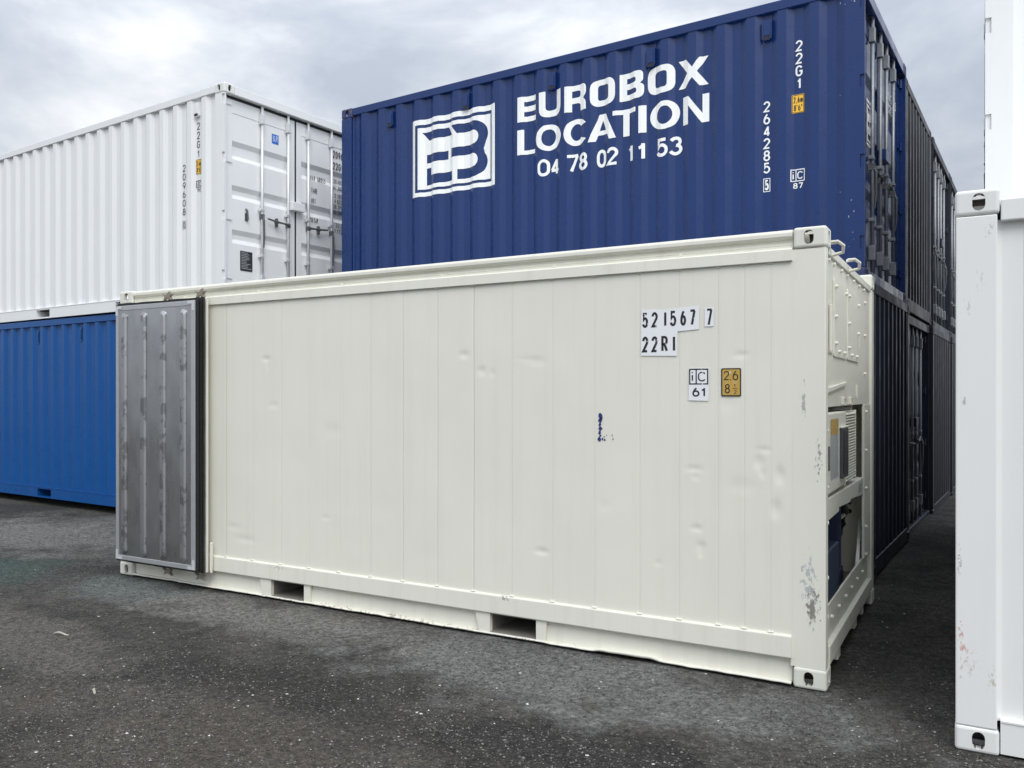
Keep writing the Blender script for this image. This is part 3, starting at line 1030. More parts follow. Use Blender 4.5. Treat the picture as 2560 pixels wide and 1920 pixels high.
# skirt strip, recessed web, bent flange
MB().prism([(-0.013, 0.166), (-0.013, 0.282), (-0.006, 0.291), (0.012, 0.291), (0.03, 0.28), (0.03, 0.160), (-0.008, 0.160)], 0, 0.181, 5.877).build('skirt_strip', 'cream_rail', RE, 0.002)
mb = MB()
for a, b_ in ((0.18, 1.875), (2.228, 3.910), (4.262, 5.876)):
    mb.box(a, b_, 0.034, 0.040, 0.020, 0.160)
    mb.box(a + 0.003, b_ - 0.003, 0.031, 0.034, 0.020, 0.128)
mb.build('web', 'cream_rail', RE)
for a, b_ in ((1.752, 1.875), (2.228, 2.296), (3.792, 3.910), (4.262, 4.340)):
    lw = 0.03 if b_ - a > 0.1 else 0.0
    MB().prism([(a + lw, 0.024), (b_, 0.024), (b_, 0.158), (a, 0.158)] if lw else [(a, 0.024), (b_ - 0.015, 0.024), (b_, 0.158), (a, 0.158)], 1, 0.004, 0.029).build('pocket_gusset', 'cream_rail', RE, 0.002)
for a, b_ in ((1.875, 2.228), (3.910, 4.262)):
    f = MB()
    f.box(a - 0.006, a, 0.041, WID - 0.041, 0.020, 0.160)
    f.box(b_, b_ + 0.006, 0.041, WID - 0.041, 0.020, 0.160)
    f.box(a, b_, 0.012, WID - 0.041, 0.150, 0.159)
    f.box(a, b_, 0.012, WID - 0.041, 0.020, 0.028)
    f.build('fork_pocket', 'pocket_inside', RE)
vs, fs = [], []
NF = 260
for i in range(NF + 1):
    x = 0.18 + (5.874 - 0.18) * i / NF
    lift = 0.018 * sstep(4.66, 4.72, x) * (1 - sstep(5.05, 5.13, x)) + 0.006 * abs(noise.noise(Vector((x * 2.3, 0, 1)))) + 0.004 * noise.noise(Vector((x * 8, 0, 2)))
    yo = -0.006 + 0.010 * noise.noise(Vector((x * 2.1, 4, 1))) + 0.005 * noise.noise(Vector((x * 9, 4, 1)))
    zb = 0.015 + lift * 0.4 + 0.003 * noise.noise(Vector((x * 12, 1, 1)))
    vs += [(x, yo, zb), (x, 0.05, 0.016), (x, 0.05, 0.026), (x, yo, zb + 0.008 + lift * 0.6)]
for i in range(NF):
    for k in range(4):
        fs.append((4 * i + k, 4 * i + (k + 1) % 4, 4 * i + 4 + (k + 1) % 4, 4 * i + 4 + k))
MB().add(vs, fs).build('bottom_flange', 'cream_rail', RE, smooth=True)
bx('bottom_rail', 'cream_rail', RE, 0.18, 5.876, WID - 0.04, WID - 0.002, 0.012, 0.29)
bx('floor', 'dark_inside', RE, 0.10, 5.60, 0.08, WID - 0.08, 0.162, 0.20)
bx('roof', 'cream_paint', RE, 0.07, 5.95, 0.085, WID - 0.085, 2.50, 2.565)
castings(RE, 'cream_casting', LEN, WID, HGT, 0.004)
# posts
bx('corner_post', 'cream_post', RE, 0.0, 0.170, 0.0, 0.10, CH, HGT - CH, 0.005)
bx('corner_post', 'cream_post', RE, 0.0, 0.170, WID - 0.10, WID, CH, HGT - CH, 0.005)
MB().prism(rpoly([(5.870, 0.006), (LEN - 0.001, 0.003), (LEN - 0.001, 0.082), (5.870, 0.082)], [0, 0.010, 0.006, 0]), 2, CH, HGT - CH).build('corner_post', 'cream_post', RE)
bx('corner_post', 'cream_post', RE, 5.900, LEN - 0.001, 2.300, WID - 0.001, CH, HGT - CH, 0.007, 3)
# door end (away from the camera): frame and the leaf that stays closed
bx('door_header', 'cream_rail', RE, 0.0, 0.10, CW, WID - CW, 2.44, 2.585, 0.005)
bx('door_sill', 'cream_rail', RE, 0.0, 0.10, CW, WID - CW, 0.02, 0.17, 0.005)
d2 = bx('door', 'cream_paint', RE, 0.005, 0.085, 1.225, WID - 0.105, 0.18, 2.43, 0.006)
bx('gasket', 'rubber', d2, 0.02, 0.07, 1.205, 1.224, 0.18, 2.43)

# the open door leaf, folded flat against the side
dx0, dx1, dz0, dz1 = 0.170, 1.190, 0.186, 2.438
leaf = bx('door', 'cream_paint', RE, dx0 - 0.03, dx1 + 0.035, -0.078, -0.056, dz0 - 0.03, dz1 + 0.03, 0.004, label='open door leaf showing its steel inner side and black rubber seals')
bx('insulated_core', 'rubber_worn', leaf, dx0 + 0.004, dx1 + 0.012, -0.150, -0.0785, dz0 + 0.004, dz1 - 0.004)


def ring(y0, y1, grow, mat, wob=0.0, nm='gasket'):
    o = [(dx0 - grow, dz0 - grow), (dx1 + grow + 0.008, dz0 - grow), (dx1 + grow + 0.008, dz1 + grow), (dx0 - grow, dz1 + grow)]
    inn = [(dx0 + 0.03, dz0 + 0.03), (dx1 - 0.03, dz0 + 0.03), (dx1 - 0.03, dz1 - 0.03), (dx0 + 0.03, dz1 - 0.03)]
    vs, fs = [], []
    per = []
    for lp in (o, inn):
        pts = []
        for i in range(4):
            p, q = Vector(lp[i]), Vector(lp[(i + 1) % 4])
            for s in range(24):
                u = p.lerp(q, s / 24)
                wv = wob * noise.noise(Vector((u.x * 6, u.y * 6, y0 * 40))) if lp is o else 0
                pts.append((u.x + wv, u.y + wv))
        per.append(pts)
    n = len(per[0])
    for y in (y0, y1):
        for pts in per:
            vs += [(p[0], y, p[1]) for p in pts]
    for i in range(n):
        j = (i + 1) % n
        fs += [(i, j, n + j, n + i), (2 * n + i, 3 * n + i, 3 * n + j, 2 * n + j), (i, 2 * n + i, 2 * n + j, j)]
    MB().add(vs, fs).build(nm, mat, leaf)


ring(-0.160, -0.152, 0.012, 'rubber', 0.004)
ring(-0.136, -0.127, 0.022, 'rubber', 0.004)
ring(-0.108, -0.098, 0.030, 'rubber_worn', 0.006)
# steel liner, a slightly buckled sheet
vs, fs = [], []
lx0, lx1, lz0, lz1 = dx0 + 0.030, dx1 - 0.034, dz0 + 0.030, dz1 - 0.036
nu, nv = 30, 60
for j in range(nv + 1):
    for i in range(nu + 1):
        u, v = i / nu, j / nv
        ed = min(1, min(u, 1 - u) * 8) * min(1, min(v, 1 - v) * 14)
        x, z = lx0 + (lx1 - lx0) * u, lz0 + (lz1 - lz0) * v
        vs.append((x, -0.166 - ed * (0.006 + 0.004 * noise.noise(Vector((x * 2.2, z * 1.6, 2.2))) + 0.0016 * noise.noise(Vector((x * 9, z * 5, 1.2)))), z))
for j in range(nv):
    for i in range(nu):
        k = j * (nu + 1) + i
        fs.append((k, k + 1, k + nu + 2, k + nu + 1))
MB().add(vs, fs).build('steel_liner', 'stainless', leaf, smooth=True)
for xc in (0.288, 0.545, 0.796, 1.050):
    a, b_ = stadium(xc, 1.305, 0.072, 2.13, 10), stadium(xc, 1.305, 0.046, 2.07, 10)
    n = len(a)
    vs = [(p[0], -0.166, p[1]) for p in a] + [(p[0], -0.176, p[1]) for p in a] + [(p[0], -0.188, p[1]) for p in b_]
    fs = [(i, (i + 1) % n, n + (i + 1) % n, n + i) for i in range(n)] + [(n + i, n + (i + 1) % n, 2 * n + (i + 1) % n, 2 * n + i) for i in range(n)] + [tuple(range(2 * n, 3 * n))]
    MB().add(vs, fs).build('liner_rib', 'stainless_rib', leaf)
fy0, fy1 = -0.172, -0.1605
bx('frame_strip', 'aluminium', leaf, dx0, dx0 + 0.034, fy0, fy1, dz0, dz1, 0.003)
bx('frame_strip', 'aluminium', leaf, dx1 - 0.050, dx1, fy0, fy1, dz0, dz1, 0.003)
bx('frame_strip', 'aluminium', leaf, dx0 + 0.034, dx1 - 0.050, fy0 + 0.001, fy1, dz0, dz0 + 0.040, 0.003)
bx('frame_strip', 'aluminium', leaf, dx0 + 0.034, dx1 - 0.050, fy0 + 0.001, fy1, dz1 - 0.042, dz1, 0.003)
for cx, cz, sx, sz in ((dx0, dz0, 1, 1), (dx1, dz0, -1, 1), (dx0, dz1, 1, -1), (dx1, dz1, -1, -1)):
    q = [(cx + sx * 0.004, cz + sz * 0.004), (cx + sx * 0.085, cz + sz * 0.004), (cx + sx * 0.085, cz + sz * 0.028), (cx + sx * 0.032, cz + sz * 0.028), (cx + sx * 0.032, cz + sz * 0.085), (cx + sx * 0.004, cz + sz * 0.085)]
    k = MB().prism(q, 1, fy0 - 0.004, fy0 - 0.0005).build('corner_bracket', 'galvanised', leaf)
for xr in (0.725, 1.135):
    rod = MB().tube([(xr, -0.036, 0.10), (xr, -0.036, 2.51)], 0.017, 12)
    rod.build('lock_rod', 'galvanised', leaf, smooth=True)
    for zc_, tw in ((2.503, 0.012), (0.112, -0.010)):
        MB().prism([(xr - 0.062, zc_ + 0.028), (xr - 0.01, zc_ + 0.014), (xr + 0.03, zc_ + 0.034 + tw), (xr + 0.062, zc_ + 0.020), (xr + 0.034, zc_), (xr + 0.060, zc_ - 0.030), (xr, zc_ - 0.014), (xr - 0.045, zc_ - 0.030), (xr - 0.028, zc_)], 1, -0.075, -0.05).build('rod_cam', 'cam_iron', leaf)
for hz in (0.35, 1.0, 1.65, 2.3):
    MB().box(0.035, 0.145, -0.055, -0.012, hz - 0.05, hz + 0.05).build('hinge', 'cream_paint', leaf, 0.006)
MB().prism([(1.236, 0.17), (1.246, 0.15), (1.250, 0.30), (1.248, 0.40), (1.242, 0.41), (1.238, 0.30)], 1, -0.056, -0.030).build('latch_bar', 'cream_rail', leaf, 0.003)

# stickers on the side
ss = 0.0002
st = Flat().loops([[(4.988, 1.893), (5.216, 1.887), (5.219, 2.035), (5.350, 2.044), (5.351, 2.186), (5.150, 2.172), (4.992, 2.178)]]).lay('number_sticker', 'sticker_white', RE, ('side', ss))
f = Flat()
for ch, a, b_ in (('5', 4.997, 5.035), ('2', 5.056, 5.096), ('|', 5.136, 5.149), ('5', 5.172, 5.212), ('6', 5.236, 5.272), ('7', 5.292, 5.330)):
    sh = (a - 4.99) * 0.02
    f.text(ch, a, b_, 2.064 + sh, 2.158 + sh, weight=0.15)
f.lay('serial_number', 'sticker_black', RE, ('side', ss - 0.0006))
f = Flat()
for ch, a, b_ in (('2', 4.996, 5.036), ('2', 5.056, 5.096), ('R', 5.118, 5.160), ('|', 5.190, 5.203)):
    f.text(ch, a, b_, 1.913, 2.011, weight=0.15)
f.lay('size_code', 'sticker_black', RE, ('side', ss - 0.0006))
Flat().loops([[(5.383, 2.058), (5.437, 2.058), (5.437, 2.172), (5.383, 2.173)]]).lay('check_digit_sticker', 'sticker_white', RE, ('side', ss))
Flat().text('7', 5.393, 5.430, 2.066, 2.164, weight=0.13).lay('check_digit', 'decal_black', RE, ('side', ss - 0.0006))


def ic_mark(parent, x0, x1, z0, z1, num, nz0, nz1, mat, surf):
    f_ = Flat()
    t_ = (x1 - x0) * 0.065
    f_.frame(x0, x1, z0, z1, t_)
    xm = x0 + (x1 - x0) * 0.34
    f_.rect(xm, xm + t_, z0, z1)
    h_ = z1 - z0
    f_.text('i', x0 + t_ * 2.0, x0 + t_ * 2.0 + h_ * 0.10, z0 + h_ * 0.17, z1 - h_ * 0.17, weight=0.135)
    f_.text('C', xm + t_ * 1.9, x1 - t_ * 1.9, z0 + h_ * 0.19, z1 - h_ * 0.19, weight=0.135)
    w_ = x1 - x0
    f_.text(num, x0 + w_ * 0.17, x1 - w_ * 0.13, nz0, nz1, weight=0.17)
    return f_.lay('railway_code', mat, parent, surf)


Flat().loops([[(5.286, 1.618), (5.407, 1.615), (5.409, 1.812), (5.288, 1.811)]]).lay('code_sticker', 'sticker_white', RE, ('side', ss))
ic_mark(RE, 5.290, 5.405, 1.713, 1.808, '61', 1.640, 1.697, 'sticker_black', ('side', ss - 0.0006))
Flat().loops([rpoly([(5.481, 1.643), (5.596, 1.643), (5.596, 1.808), (5.481, 1.808)], 0.008)]).lay('height_sticker', 'sticker_amber', RE, ('side', ss))
f = Flat()
f.loops([rpoly([(5.481, 1.643), (5.596, 1.643), (5.596, 1.808), (5.481, 1.808)], 0.008), rpoly([(5.488, 1.650), (5.589, 1.650), (5.589, 1.801), (5.488, 1.801)], 0.006)])
f.text('2', 5.496, 5.528, 1.738, 1.792, weight=0.115)
f.rect(5.533, 5.539, 1.737, 1.743)
f.text('6', 5.547, 5.580, 1.736, 1.794, weight=0.115)
f.text('8', 5.502, 5.532, 1.660, 1.716, weight=0.115)
f.text('1', 5.554, 5.564, 1.694, 1.718, weight=0.120)
f.rect(5.548, 5.576, 1.687, 1.690)
f.text('2', 5.555, 5.570, 1.657, 1.681, weight=0.120)
f.lay('height_mark', 'decal_black', RE, ('side', ss - 0.0006))
# flakes of blue paint rubbed off on the wall
f = Flat()
rs = random.Random(4)
for (x, z, r1, r2) in ((4.722, 1.515, .011, .018), (4.717, 1.488, .009, .013), (4.716, 1.462, .006, .010), (4.720, 1.438, .009, .012), (4.716, 1.412, .007, .010), (4.721, 1.392, .005, .008),
                       (4.714, 1.370, .008, .014), (4.735, 1.372, .004, .007), (4.750, 1.366, .004, .005), (4.745, 1.385, .003, .004), (4.805, 1.372, .002, .006), (4.800, 1.395, .0015, .007), (4.762, 1.395, .002, .003)):
    Flat().loops([[(x + 1.4 * r1 * rs.uniform(.6, 1.25) * math.cos(k * .7), z + 1.25 * r2 * rs.uniform(.6, 1.25) * math.sin(k * .7)) for k in range(9)]]).lay('paint_scrape', 'blue_scrape', RE, ('side', ss))

# machinery end
XE = LEN - 0.020
up = bx('upper_panel', 'cream_paint', RE, XE - 0.30, XE, 0.084, 2.299, 1.580, 2.452, 0.004)
bx('end_rail', 'cream_rail', RE, LEN - 0.16, LEN - 0.006, CW, WID - CW, 2.453, 2.500, 0.004)
BOLT = MB().prism(arc(0, 0, 0.013, 0.013, 0, 300, 5), 0, -0.004, 0.016).mesh(0.003)


def bolt(parent, x, y, z):
    put('bolt', BOLT, 'cream_rail', parent, (x, y, z))


for y in (0.20, 0.40, 0.71, 0.98, 1.30, 1.61, 1.88):
    bolt(up, XE, y, 2.428)
for y0, y1, z0, z1 in ((0.13, 0.345, 1.895, 2.19), (0.385, 0.935, 1.880, 2.345), (0.985, 1.575, 1.880, 2.345)):
    hp = MB().prism(rpoly([(y0, z0), (y1, z0), (y1, z1), (y0, z1)], 0.02), 0, XE + 0.001, XE + 0.009).build('access_hatch', 'cream_paint', up, 0.002)
for y, z in ((0.43, 2.30), (0.88, 2.30), (0.43, 2.12), (0.43, 1.96), (0.56, 1.915), (0.80, 1.915), (1.02, 2.30), (1.52, 2.28), (1.02, 2.12), (1.02, 1.96), (1.15, 1.915), (1.42, 1.915), (1.50, 2.08)):
    bolt(up, XE + 0.009, y, z)
for q in ((XE + 0.0095, XE + 0.0115, 0.262, 0.285, 2.035, 2.085), (XE + 0.0095, XE + 0.0115, 0.262, 0.285, 1.985, 2.02), (XE + 0.0005, XE + 0.0015, 0.352, 0.376, 2.09, 2.17)):
    bx('hatch_slot', 'black_plastic', up, *q)
MB().box(XE + 0.014, XE + 0.03, 0.150, 0.175, 1.90, 2.17).build('hatch_handle', 'cream_rail', up, 0.005)
MB().prism([(0.10, 1.662), (0.90, 1.715), (0.90, 1.735), (0.10, 1.690)], 0, XE, XE + 0.016).build('drip_strip', 'cream_rail', up, 0.003)
for y0, y1 in ((0.73, 0.86), (1.08, 1.20)):
    u = MB()
    u.box(XE + 0.0005, XE + 0.02, y0, y0 + 0.025, 1.590, 1.632)
    u.box(XE + 0.0005, XE + 0.02, y1 - 0.025, y1, 1.590, 1.632)
    u.box(XE + 0.0005, XE + 0.02, y0 + 0.025, y1 - 0.025, 1.626, 1.638)
    u.build('catch', 'cream_rail', up)
bx('clip', 'cream_rail', up, XE, XE + 0.012, 1.46, 1.475, 1.63, 1.72, 0.003)
bx('clip', 'cream_rail', up, XE, XE + 0.012, 1.58, 1.595, 1.98, 2.10, 0.003)
# lifting loops at the top edge
for y0, y1 in ((0.165, 0.40), (0.92, 1.28)):
    MB().tube([(LEN - 0.012, y0, 2.518), (LEN + 0.040, y0 + 0.02, 2.524), (LEN + 0.060, y0 + 0.06, 2.508), (LEN + 0.052, y0 + 0.10, 2.476), (LEN - 0.012, y0 + 0.12, 2.465)], 0.010, 8).build('lifting_loop', 'cream_rail', RE)
    MB().box(LEN - 0.006, LEN + 0.044, y0 - 0.008, y0 + 0.030, 2.520, 2.533).build('lifting_loop', 'cream_rail', RE, 0.004)
# side strips with bolts
st_r = bx('bolt_strip', 'cream_rail', RE, LEN - 0.03, LEN - 0.012, 1.90, 2.299, 0.425, 1.579, 0.003)
for z in (2.342, 2.095, 1.808):
    bolt(up, XE, 1.965, z)
for z in (1.523, 1.232, 0.948, 0.659, 0.45):
    bolt(st_r, LEN - 0.012, 1.975, z)
st_l = bx('bolt_strip', 'cream_rail', RE, LEN - 0.06, LEN - 0.014, 0.0825, 0.092, 0.34, 1.579)
for z in (1.45, 1.13, 0.93, 0.62, 0.40):
    bolt(st_l, LEN - 0.014, 0.088, z)
# control box
cb = bx('control_box', 'cream_paint', RE, LEN - 0.26, LEN - 0.010, 0.10, 0.86, 1.075, 1.548, 0.012, 3)
Flat().rect(0.235, 0.535, 1.415, 1.508).lay('warning_label', 'sticker_amber', cb, ('end', LEN - 0.0085))
Flat().rect(0.235, 0.535, 1.155, 1.412).lay('data_label', 'decal_grey', cb, ('end', LEN - 0.0085))
MB().box(LEN - 0.011, LEN + 0.010, 0.60, 0.845, 1.135, 1.445).build('display_frame', 'plate_grey', cb, 0.006)
MB().box(LEN + 0.008, LEN + 0.0125, 0.625, 0.825, 1.165, 1.425).build('display', 'black_plastic', cb)
MB().box(LEN - 0.011, LEN + 0.012, 0.59, 0.85, 1.447, 1.455).build('display_hood', 'cream_paint', cb)
MB().box(LEN - 0.009, LEN + 0.004, 0.105, 0.125, 1.22, 1.36).build('box_latch', 'worn_iron', cb, 0.003)
gr = bx('grille_frame', 'cream_paint', RE, LEN - 0.24, LEN - 0.035, 0.88, 1.46, 1.065, 1.545, 0.004)
bx('grille_edge', 'cream_paint', gr, LEN - 0.0345, LEN - 0.014, 0.88, 0.925, 1.065, 1.545, 0.003)
bx('grille_edge', 'cream_paint', gr, LEN - 0.0345, LEN - 0.016, 1.44, 1.458, 1.065, 1.545, 0.003)
bx('grille_back', 'dark_inside', gr, LEN - 0.0348, LEN - 0.0338, 0.925, 1.44, 1.08, 1.535)
for k in range(24):
    z = 1.085 + k * 0.0188
    MB().prism([(LEN - 0.034, z + 0.013), (LEN - 0.016, z), (LEN - 0.014, z + 0.004), (LEN - 0.032, z + 0.016)], 1, 0.926, 1.439).build('louvre_slat', 'cream_paint', gr)
bx('bay_back', 'cream_paint', RE, LEN - 0.48, LEN - 0.455, 0.0835, 2.299, 0.24, 1.579)
bx('bay_side', 'cream_paint', RE, LEN - 0.454, LEN - 0.031, 2.262, 2.298, 0.25, 1.575)
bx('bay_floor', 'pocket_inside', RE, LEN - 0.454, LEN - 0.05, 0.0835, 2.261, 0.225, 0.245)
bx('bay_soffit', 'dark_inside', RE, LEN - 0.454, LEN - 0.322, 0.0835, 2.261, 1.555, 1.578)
MB().prism([(1.50, 1.45), (1.53, 1.578), (1.62, 1.578), (1.64, 1.46)], 0, LEN - 0.20, LEN - 0.06).build('bay_bracket', 'cream_rail', RE, 0.004)
# middle beam with stepped underside
MB().prism([(0.093, 0.925), (0.62, 0.930), (0.63, 0.955), (1.13, 0.930), (1.19, 0.945), (1.80, 0.915), (1.898, 0.915), (1.898, 1.035), (0.093, 1.055)], 0, LEN - 0.10, LEN - 0.016).build('middle_beam', 'cream_rail', RE, 0.004)
Flat().rect(1.60, 1.77, 0.945, 1.01).lay('type_plate', 'decal_grey', RE, ('end', LEN - 0.0145))
# lower bay contents
MB().tube([(5.80, 1.42, 0.42), (5.80, 1.42, 1.10)], 0.150, 24).build('compressor_housing', 'navy_plastic', RE, smooth=False)
MB().prism([(1.20, 0.25), (1.54, 0.25), (1.49, 0.44), (1.26, 0.44)], 0, 5.68, 5.955).build('compressor_foot', 'navy_plastic', RE, 0.01)
bx('battery_crate', 'navy_crate', RE, 5.70, 6.02, 0.35, 0.80, 0.248, 0.72, 0.012)
MB().tube([(5.84, 1.58, 0.98), (5.90, 1.70, 0.90), (5.92, 1.82, 0.78), (5.90, 1.84, 0.70), (5.84, 1.76, 0.62)], 0.036, 10).build('hose', 'black_plastic', RE, smooth=True)
bx('pump', 'black_plastic', RE, 5.78, 5.90, 1.72, 1.92, 0.58, 0.74, 0.02)
MB().tube([(5.92, 1.60, 0.76), (5.92, 1.98, 0.755)], 0.014, 10).build('pipe', 'cream_rail', RE, smooth=True)
MB().tube([(5.98, 1.20, 0.93), (6.00, 1.45, 0.90), (6.00, 1.75, 0.885), (5.97, 2.10, 0.905), (5.95, 2.255, 0.92)], 0.013, 8).build('cable', 'black_plastic', RE, smooth=True)
MB().tube([(5.66, 1.75, 0.26), (5.66, 1.75, 0.90), (5.66, 1.95, 1.05)], 0.016, 8).build('pipe', 'cam_iron', RE, smooth=True)
MB().tube([(5.99, 0.30, 1.558), (6.01, 0.70, 1.566), (6.01, 1.1, 1.560), (6.0, 1.45, 1.568)], 0.012, 8).build('cable', 'black_plastic', RE, smooth=True)
MB().prism([(1.80, 0.30), (1.875, 0.30), (2.13, 0.69), (2.075, 0.70)], 0, 5.988, 6.012).build('support_bar', 'white_paint', RE, 0.003)
for z in (0.80, 0.73):
    MB().tube([(5.90, 2.263, z), (5.90, 2.255, z)], 0.018, 10).build('grommet', 'black_plastic', RE)
# bottom beam, flange and outer sill
be = bx('bottom_beam', 'cream_rail', RE, LEN - 0.045, LEN - 0.030, 0.0835, 2.299, 0.216, 0.418, 0.003)
for y in (0.12, 0.395, 0.692, 1.001, 1.301, 1.606, 1.903):
    bolt(be, LEN - 0.030, y, 0.330)
bx('end_sill', 'cream_rail', RE, LEN - 0.10, LEN - 0.001, CW, WID - CW, 0.105, 0.215, 0.006)
for y0, y1 in ((0.55, 0.66), (1.35, 1.47), (1.80, 1.86)):
    bx('sill_foot', 'cream_rail', RE, LEN - 0.10, LEN - 0.012, y0, y1, 0.03, 0.1045, 0.004)

# ---------------------------------------------------------------- white container on the left, above the royal blue one
WG = 'stacked shipping containers'
WT, wl1, wl2 = dry_container('upper white container on the left with grey lock rods on its doors', 'container', (-6.868, 2.469, 2.733), -0.073, 'white_paint', 'white_casting', WG, post='white_post', prof=SIDE_W)
s = ('corr', SIDE_W, 0.0035)
Flat().column('22G1', 5.536, 2.215, 1.793, 0.055, weight=0.120).lay('size_code', 'decal_black', WT, s)
Flat().column('209608', 5.258, 1.745, 1.122, 0.055, weight=0.120).lay('serial_number', 'decal_black', WT, s)
f = Flat().frame(5.227, 5.289, 0.955, 1.052, 0.004).text('0', 5.240, 5.276, 0.967, 1.040, weight=0.120)
f.lay('check_digit', 'decal_black', WT, s)


def height_label(parent, x0, x1, z0, z1, a, b2, surf):
    Flat().rect(x0, x1, z0, z1, 0.012).lay('height_label', 'decal_yellow', parent, surf)
    f_ = Flat().loops([rpoly([(x0 + .004, z0 + .004), (x1 - .004, z0 + .004), (x1 - .004, z1 - .004), (x0 + .004, z1 - .004)], 0.01), rpoly([(x0 + .008, z0 + .008), (x1 - .008, z0 + .008), (x1 - .008, z1 - .008), (x0 + .008, z1 - .008)], 0.009)])
    h_ = z1 - z0
    f_.text(a, x0 + .014, x1 - .012, z0 + h_ * 0.55, z1 - h_ * 0.12, weight=0.115)
    f_.text(b2, x0 + .016, x1 - .016, z0 + h_ * 0.12, z0 + h_ * 0.45, weight=0.115)
    su = (surf[0], surf[1], surf[2] + 0.002)
    f_.lay('height_mark', 'decal_black', parent, su)


height_label(WT, 5.492, 5.606, 1.588, 1.768, '2.6m', "8'6\"", s)
ic_mark(WT, 5.492, 5.606, 1.425, 1.512, '70', 1.372, 1.412, 'decal_black', s)
vent_box(WT, 'white_paint', 5.53, 2.275, 2.445)
ye = ('end', XD + 0.0015)
yg = ('end', XD - 0.0035)
Flat().rect(0.800, 0.912, 2.072, 2.192).lay('class_label', 'decal_blue', wl1, yg)
f = Flat().rect(0.818, 0.824, 2.095, 2.175).text('LR', 0.835, 0.895, 2.115, 2.175, weight=0.100).rect(0.835, 0.895, 2.104, 2.108)
f.lay('class_mark', 'decal_white', wl1, ('end', XD - 0.002))
pl = MB().prism(rpoly([(0.300, 0.415), (0.487, 0.415), (0.487, 0.655), (0.300, 0.655)], 0.008), 0, XD - 0.0055, XD - 0.0015).build('data_plate', 'plate_grey', wl1)
f = Flat()
rs = random.Random(3)
for k in range(11):
    z = 0.632 - k * 0.019
    f.rect(0.315, 0.315 + rs.uniform(0.08, 0.155), z, z + 0.006)
f.lay('plate_lines', 'decal_grey', wl1, ('end', XD - 0.0008))
MB().tube([(XD, 0.385, 1.17), (XD + 0.02, 0.390, 1.15), (XD + 0.02, 0.398, 1.04), (XD, 0.40, 1.03)], 0.012, 8).box(XD - 0.005, XD + 0.006, 0.372, 0.412, 1.03, 1.12).build('retainer_hook', 'worn_iron', wl1)
f = Flat()
f.text('209608 0', 1.882, 2.262, 2.135, 2.232, weight=0.135)
f.text('22G1', 1.882, 2.072, 1.980, 2.076, weight=0.135)
for a, zt, y0, y1 in (('MAX. GROSS', 1.800, 1.385, 1.665), ('TARE', 1.640, 1.408, 1.520), ('NET', 1.500, 1.408, 1.485), ('CU.CAP.', 1.245, 1.385, 1.545)):
    f.text(a, y0 + 0.07, y1 + 0.07, zt - 0.055, zt + 0.01, weight=0.130)
for a, zt in (('30.480', 1.835), ('67.200', 1.755), ('2.185', 1.645), ('4.820', 1.570), ('28.295', 1.495), ('62.380', 1.425), ('33.2', 1.245), ('1.172', 1.165)):
    f.text(a, 1.890 + 0.02 * (6 - len(a)), 2.060, zt - 0.050, zt + 0.01, weight=0.130)
f.lay('door_lettering', 'decal_black', wl2, ('end', XD + 0.0008))

LT, _, _ = dry_container('royal blue container on the ground at the far left, under the white one', 'container', (-6.868, 2.468, 0.140), -0.065, 'royal_paint', 'royal_paint', WG, doors=False, prof=side_profile(-0.07))
for x in (1.822, 2.934, 4.046):
    vb = MB().prism(rpoly([(x - 0.030, 2.25), (x + 0.030, 2.25), (x + 0.030, 2.445), (x - 0.030, 2.445)], 0.010), 1, 0.030, 0.044).build('vent', 'royal_paint', LT)
    MB().box(x - 0.018, x + 0.012, 0.022, 0.0295, 2.285, 2.41).build('vent_cover', 'royal_paint', vb, 0.004)
    MB().box(x + 0.0125, x + 0.026, 0.026, 0.0299, 2.275, 2.42).build('vent_opening', 'black_plastic', vb)

# timbers the blue container rests on
for x, nm in ((-0.95, 'right'), (-6.75, 'left')):
    z0 = gz(x, 2.75)
    o = MB().box(-0.10, 0.10, -0.30, 0.30, 0.0, 0.145 - z0 - 0.006).build('timber_block', 'timber', None, 0.004)
    o.location = (x, 2.62 + (0.42 if x < -3 else 0.05), z0)
    o['label'] = 'low timber block under the %s end of the royal blue container' % nm
    o['category'] = 'timber'
    o['group'] = 'timbers under the containers'

# ---------------------------------------------------------------- navy container with the hire firm's lettering
s = ('corr', SIDE, 0.0035)
BT, bl1, bl2 = dry_container('navy blue container on top, with large white lettering and wave logo', 'container', (-0.107, 3.300, 2.631), -0.061, 'blue_paint', 'blue_casting', WG)
for x in (0.78, 1.892, 3.002, 4.111, 5.232):
    vent_box(BT, 'blue_paint', x, 2.25, 2.435)


def logo_loops():
    out_ = []
    out_.append([[(1.118, 1.345), (2.287, 1.345), (2.287, 2.249), (1.118, 2.249)], [(1.168, 1.394), (2.231, 1.394), (2.231, 2.189), (1.168, 2.189)]])
    e1 = [(1.262, 2.094), (1.640, 2.098), (1.698, 2.000), (1.358, 1.992)]
    e2 = [(1.321, 1.828), (1.634, 1.831), (1.632, 1.730), (1.321, 1.728)]
    e3 = [(1.321, 1.668), (1.391, 1.672), (1.391, 1.584), (1.699, 1.586), (1.699, 1.478), (1.321, 1.470)]
    b3 = [(1.682, 2.106)] + [(1.998, 2.106)] + arc(1.985, 1.9445, 0.193, 0.1615, 80, -30, 12) + [(2.123, 1.782)]
    b3 += arc(1.975, 1.632, 0.198, 0.158, 36, -85, 14) + [(1.779, 1.474), (1.779, 1.588), (1.960, 1.590)]
    b3 += arc(1.985, 1.666, 0.074, 0.076, -90, 90, 10) + [(1.684, 1.741), (1.684, 1.844), (1.96, 1.846)]
    b3 += arc(1.990, 1.924, 0.078, 0.078, -90, 90, 10) + [(1.773, 2.000)]
    out_.append([[(1.206, 1.427), (2.210, 1.427), (2.210, 2.152), (1.206, 2.152)], e1, e2, e3, b3])
    return out_


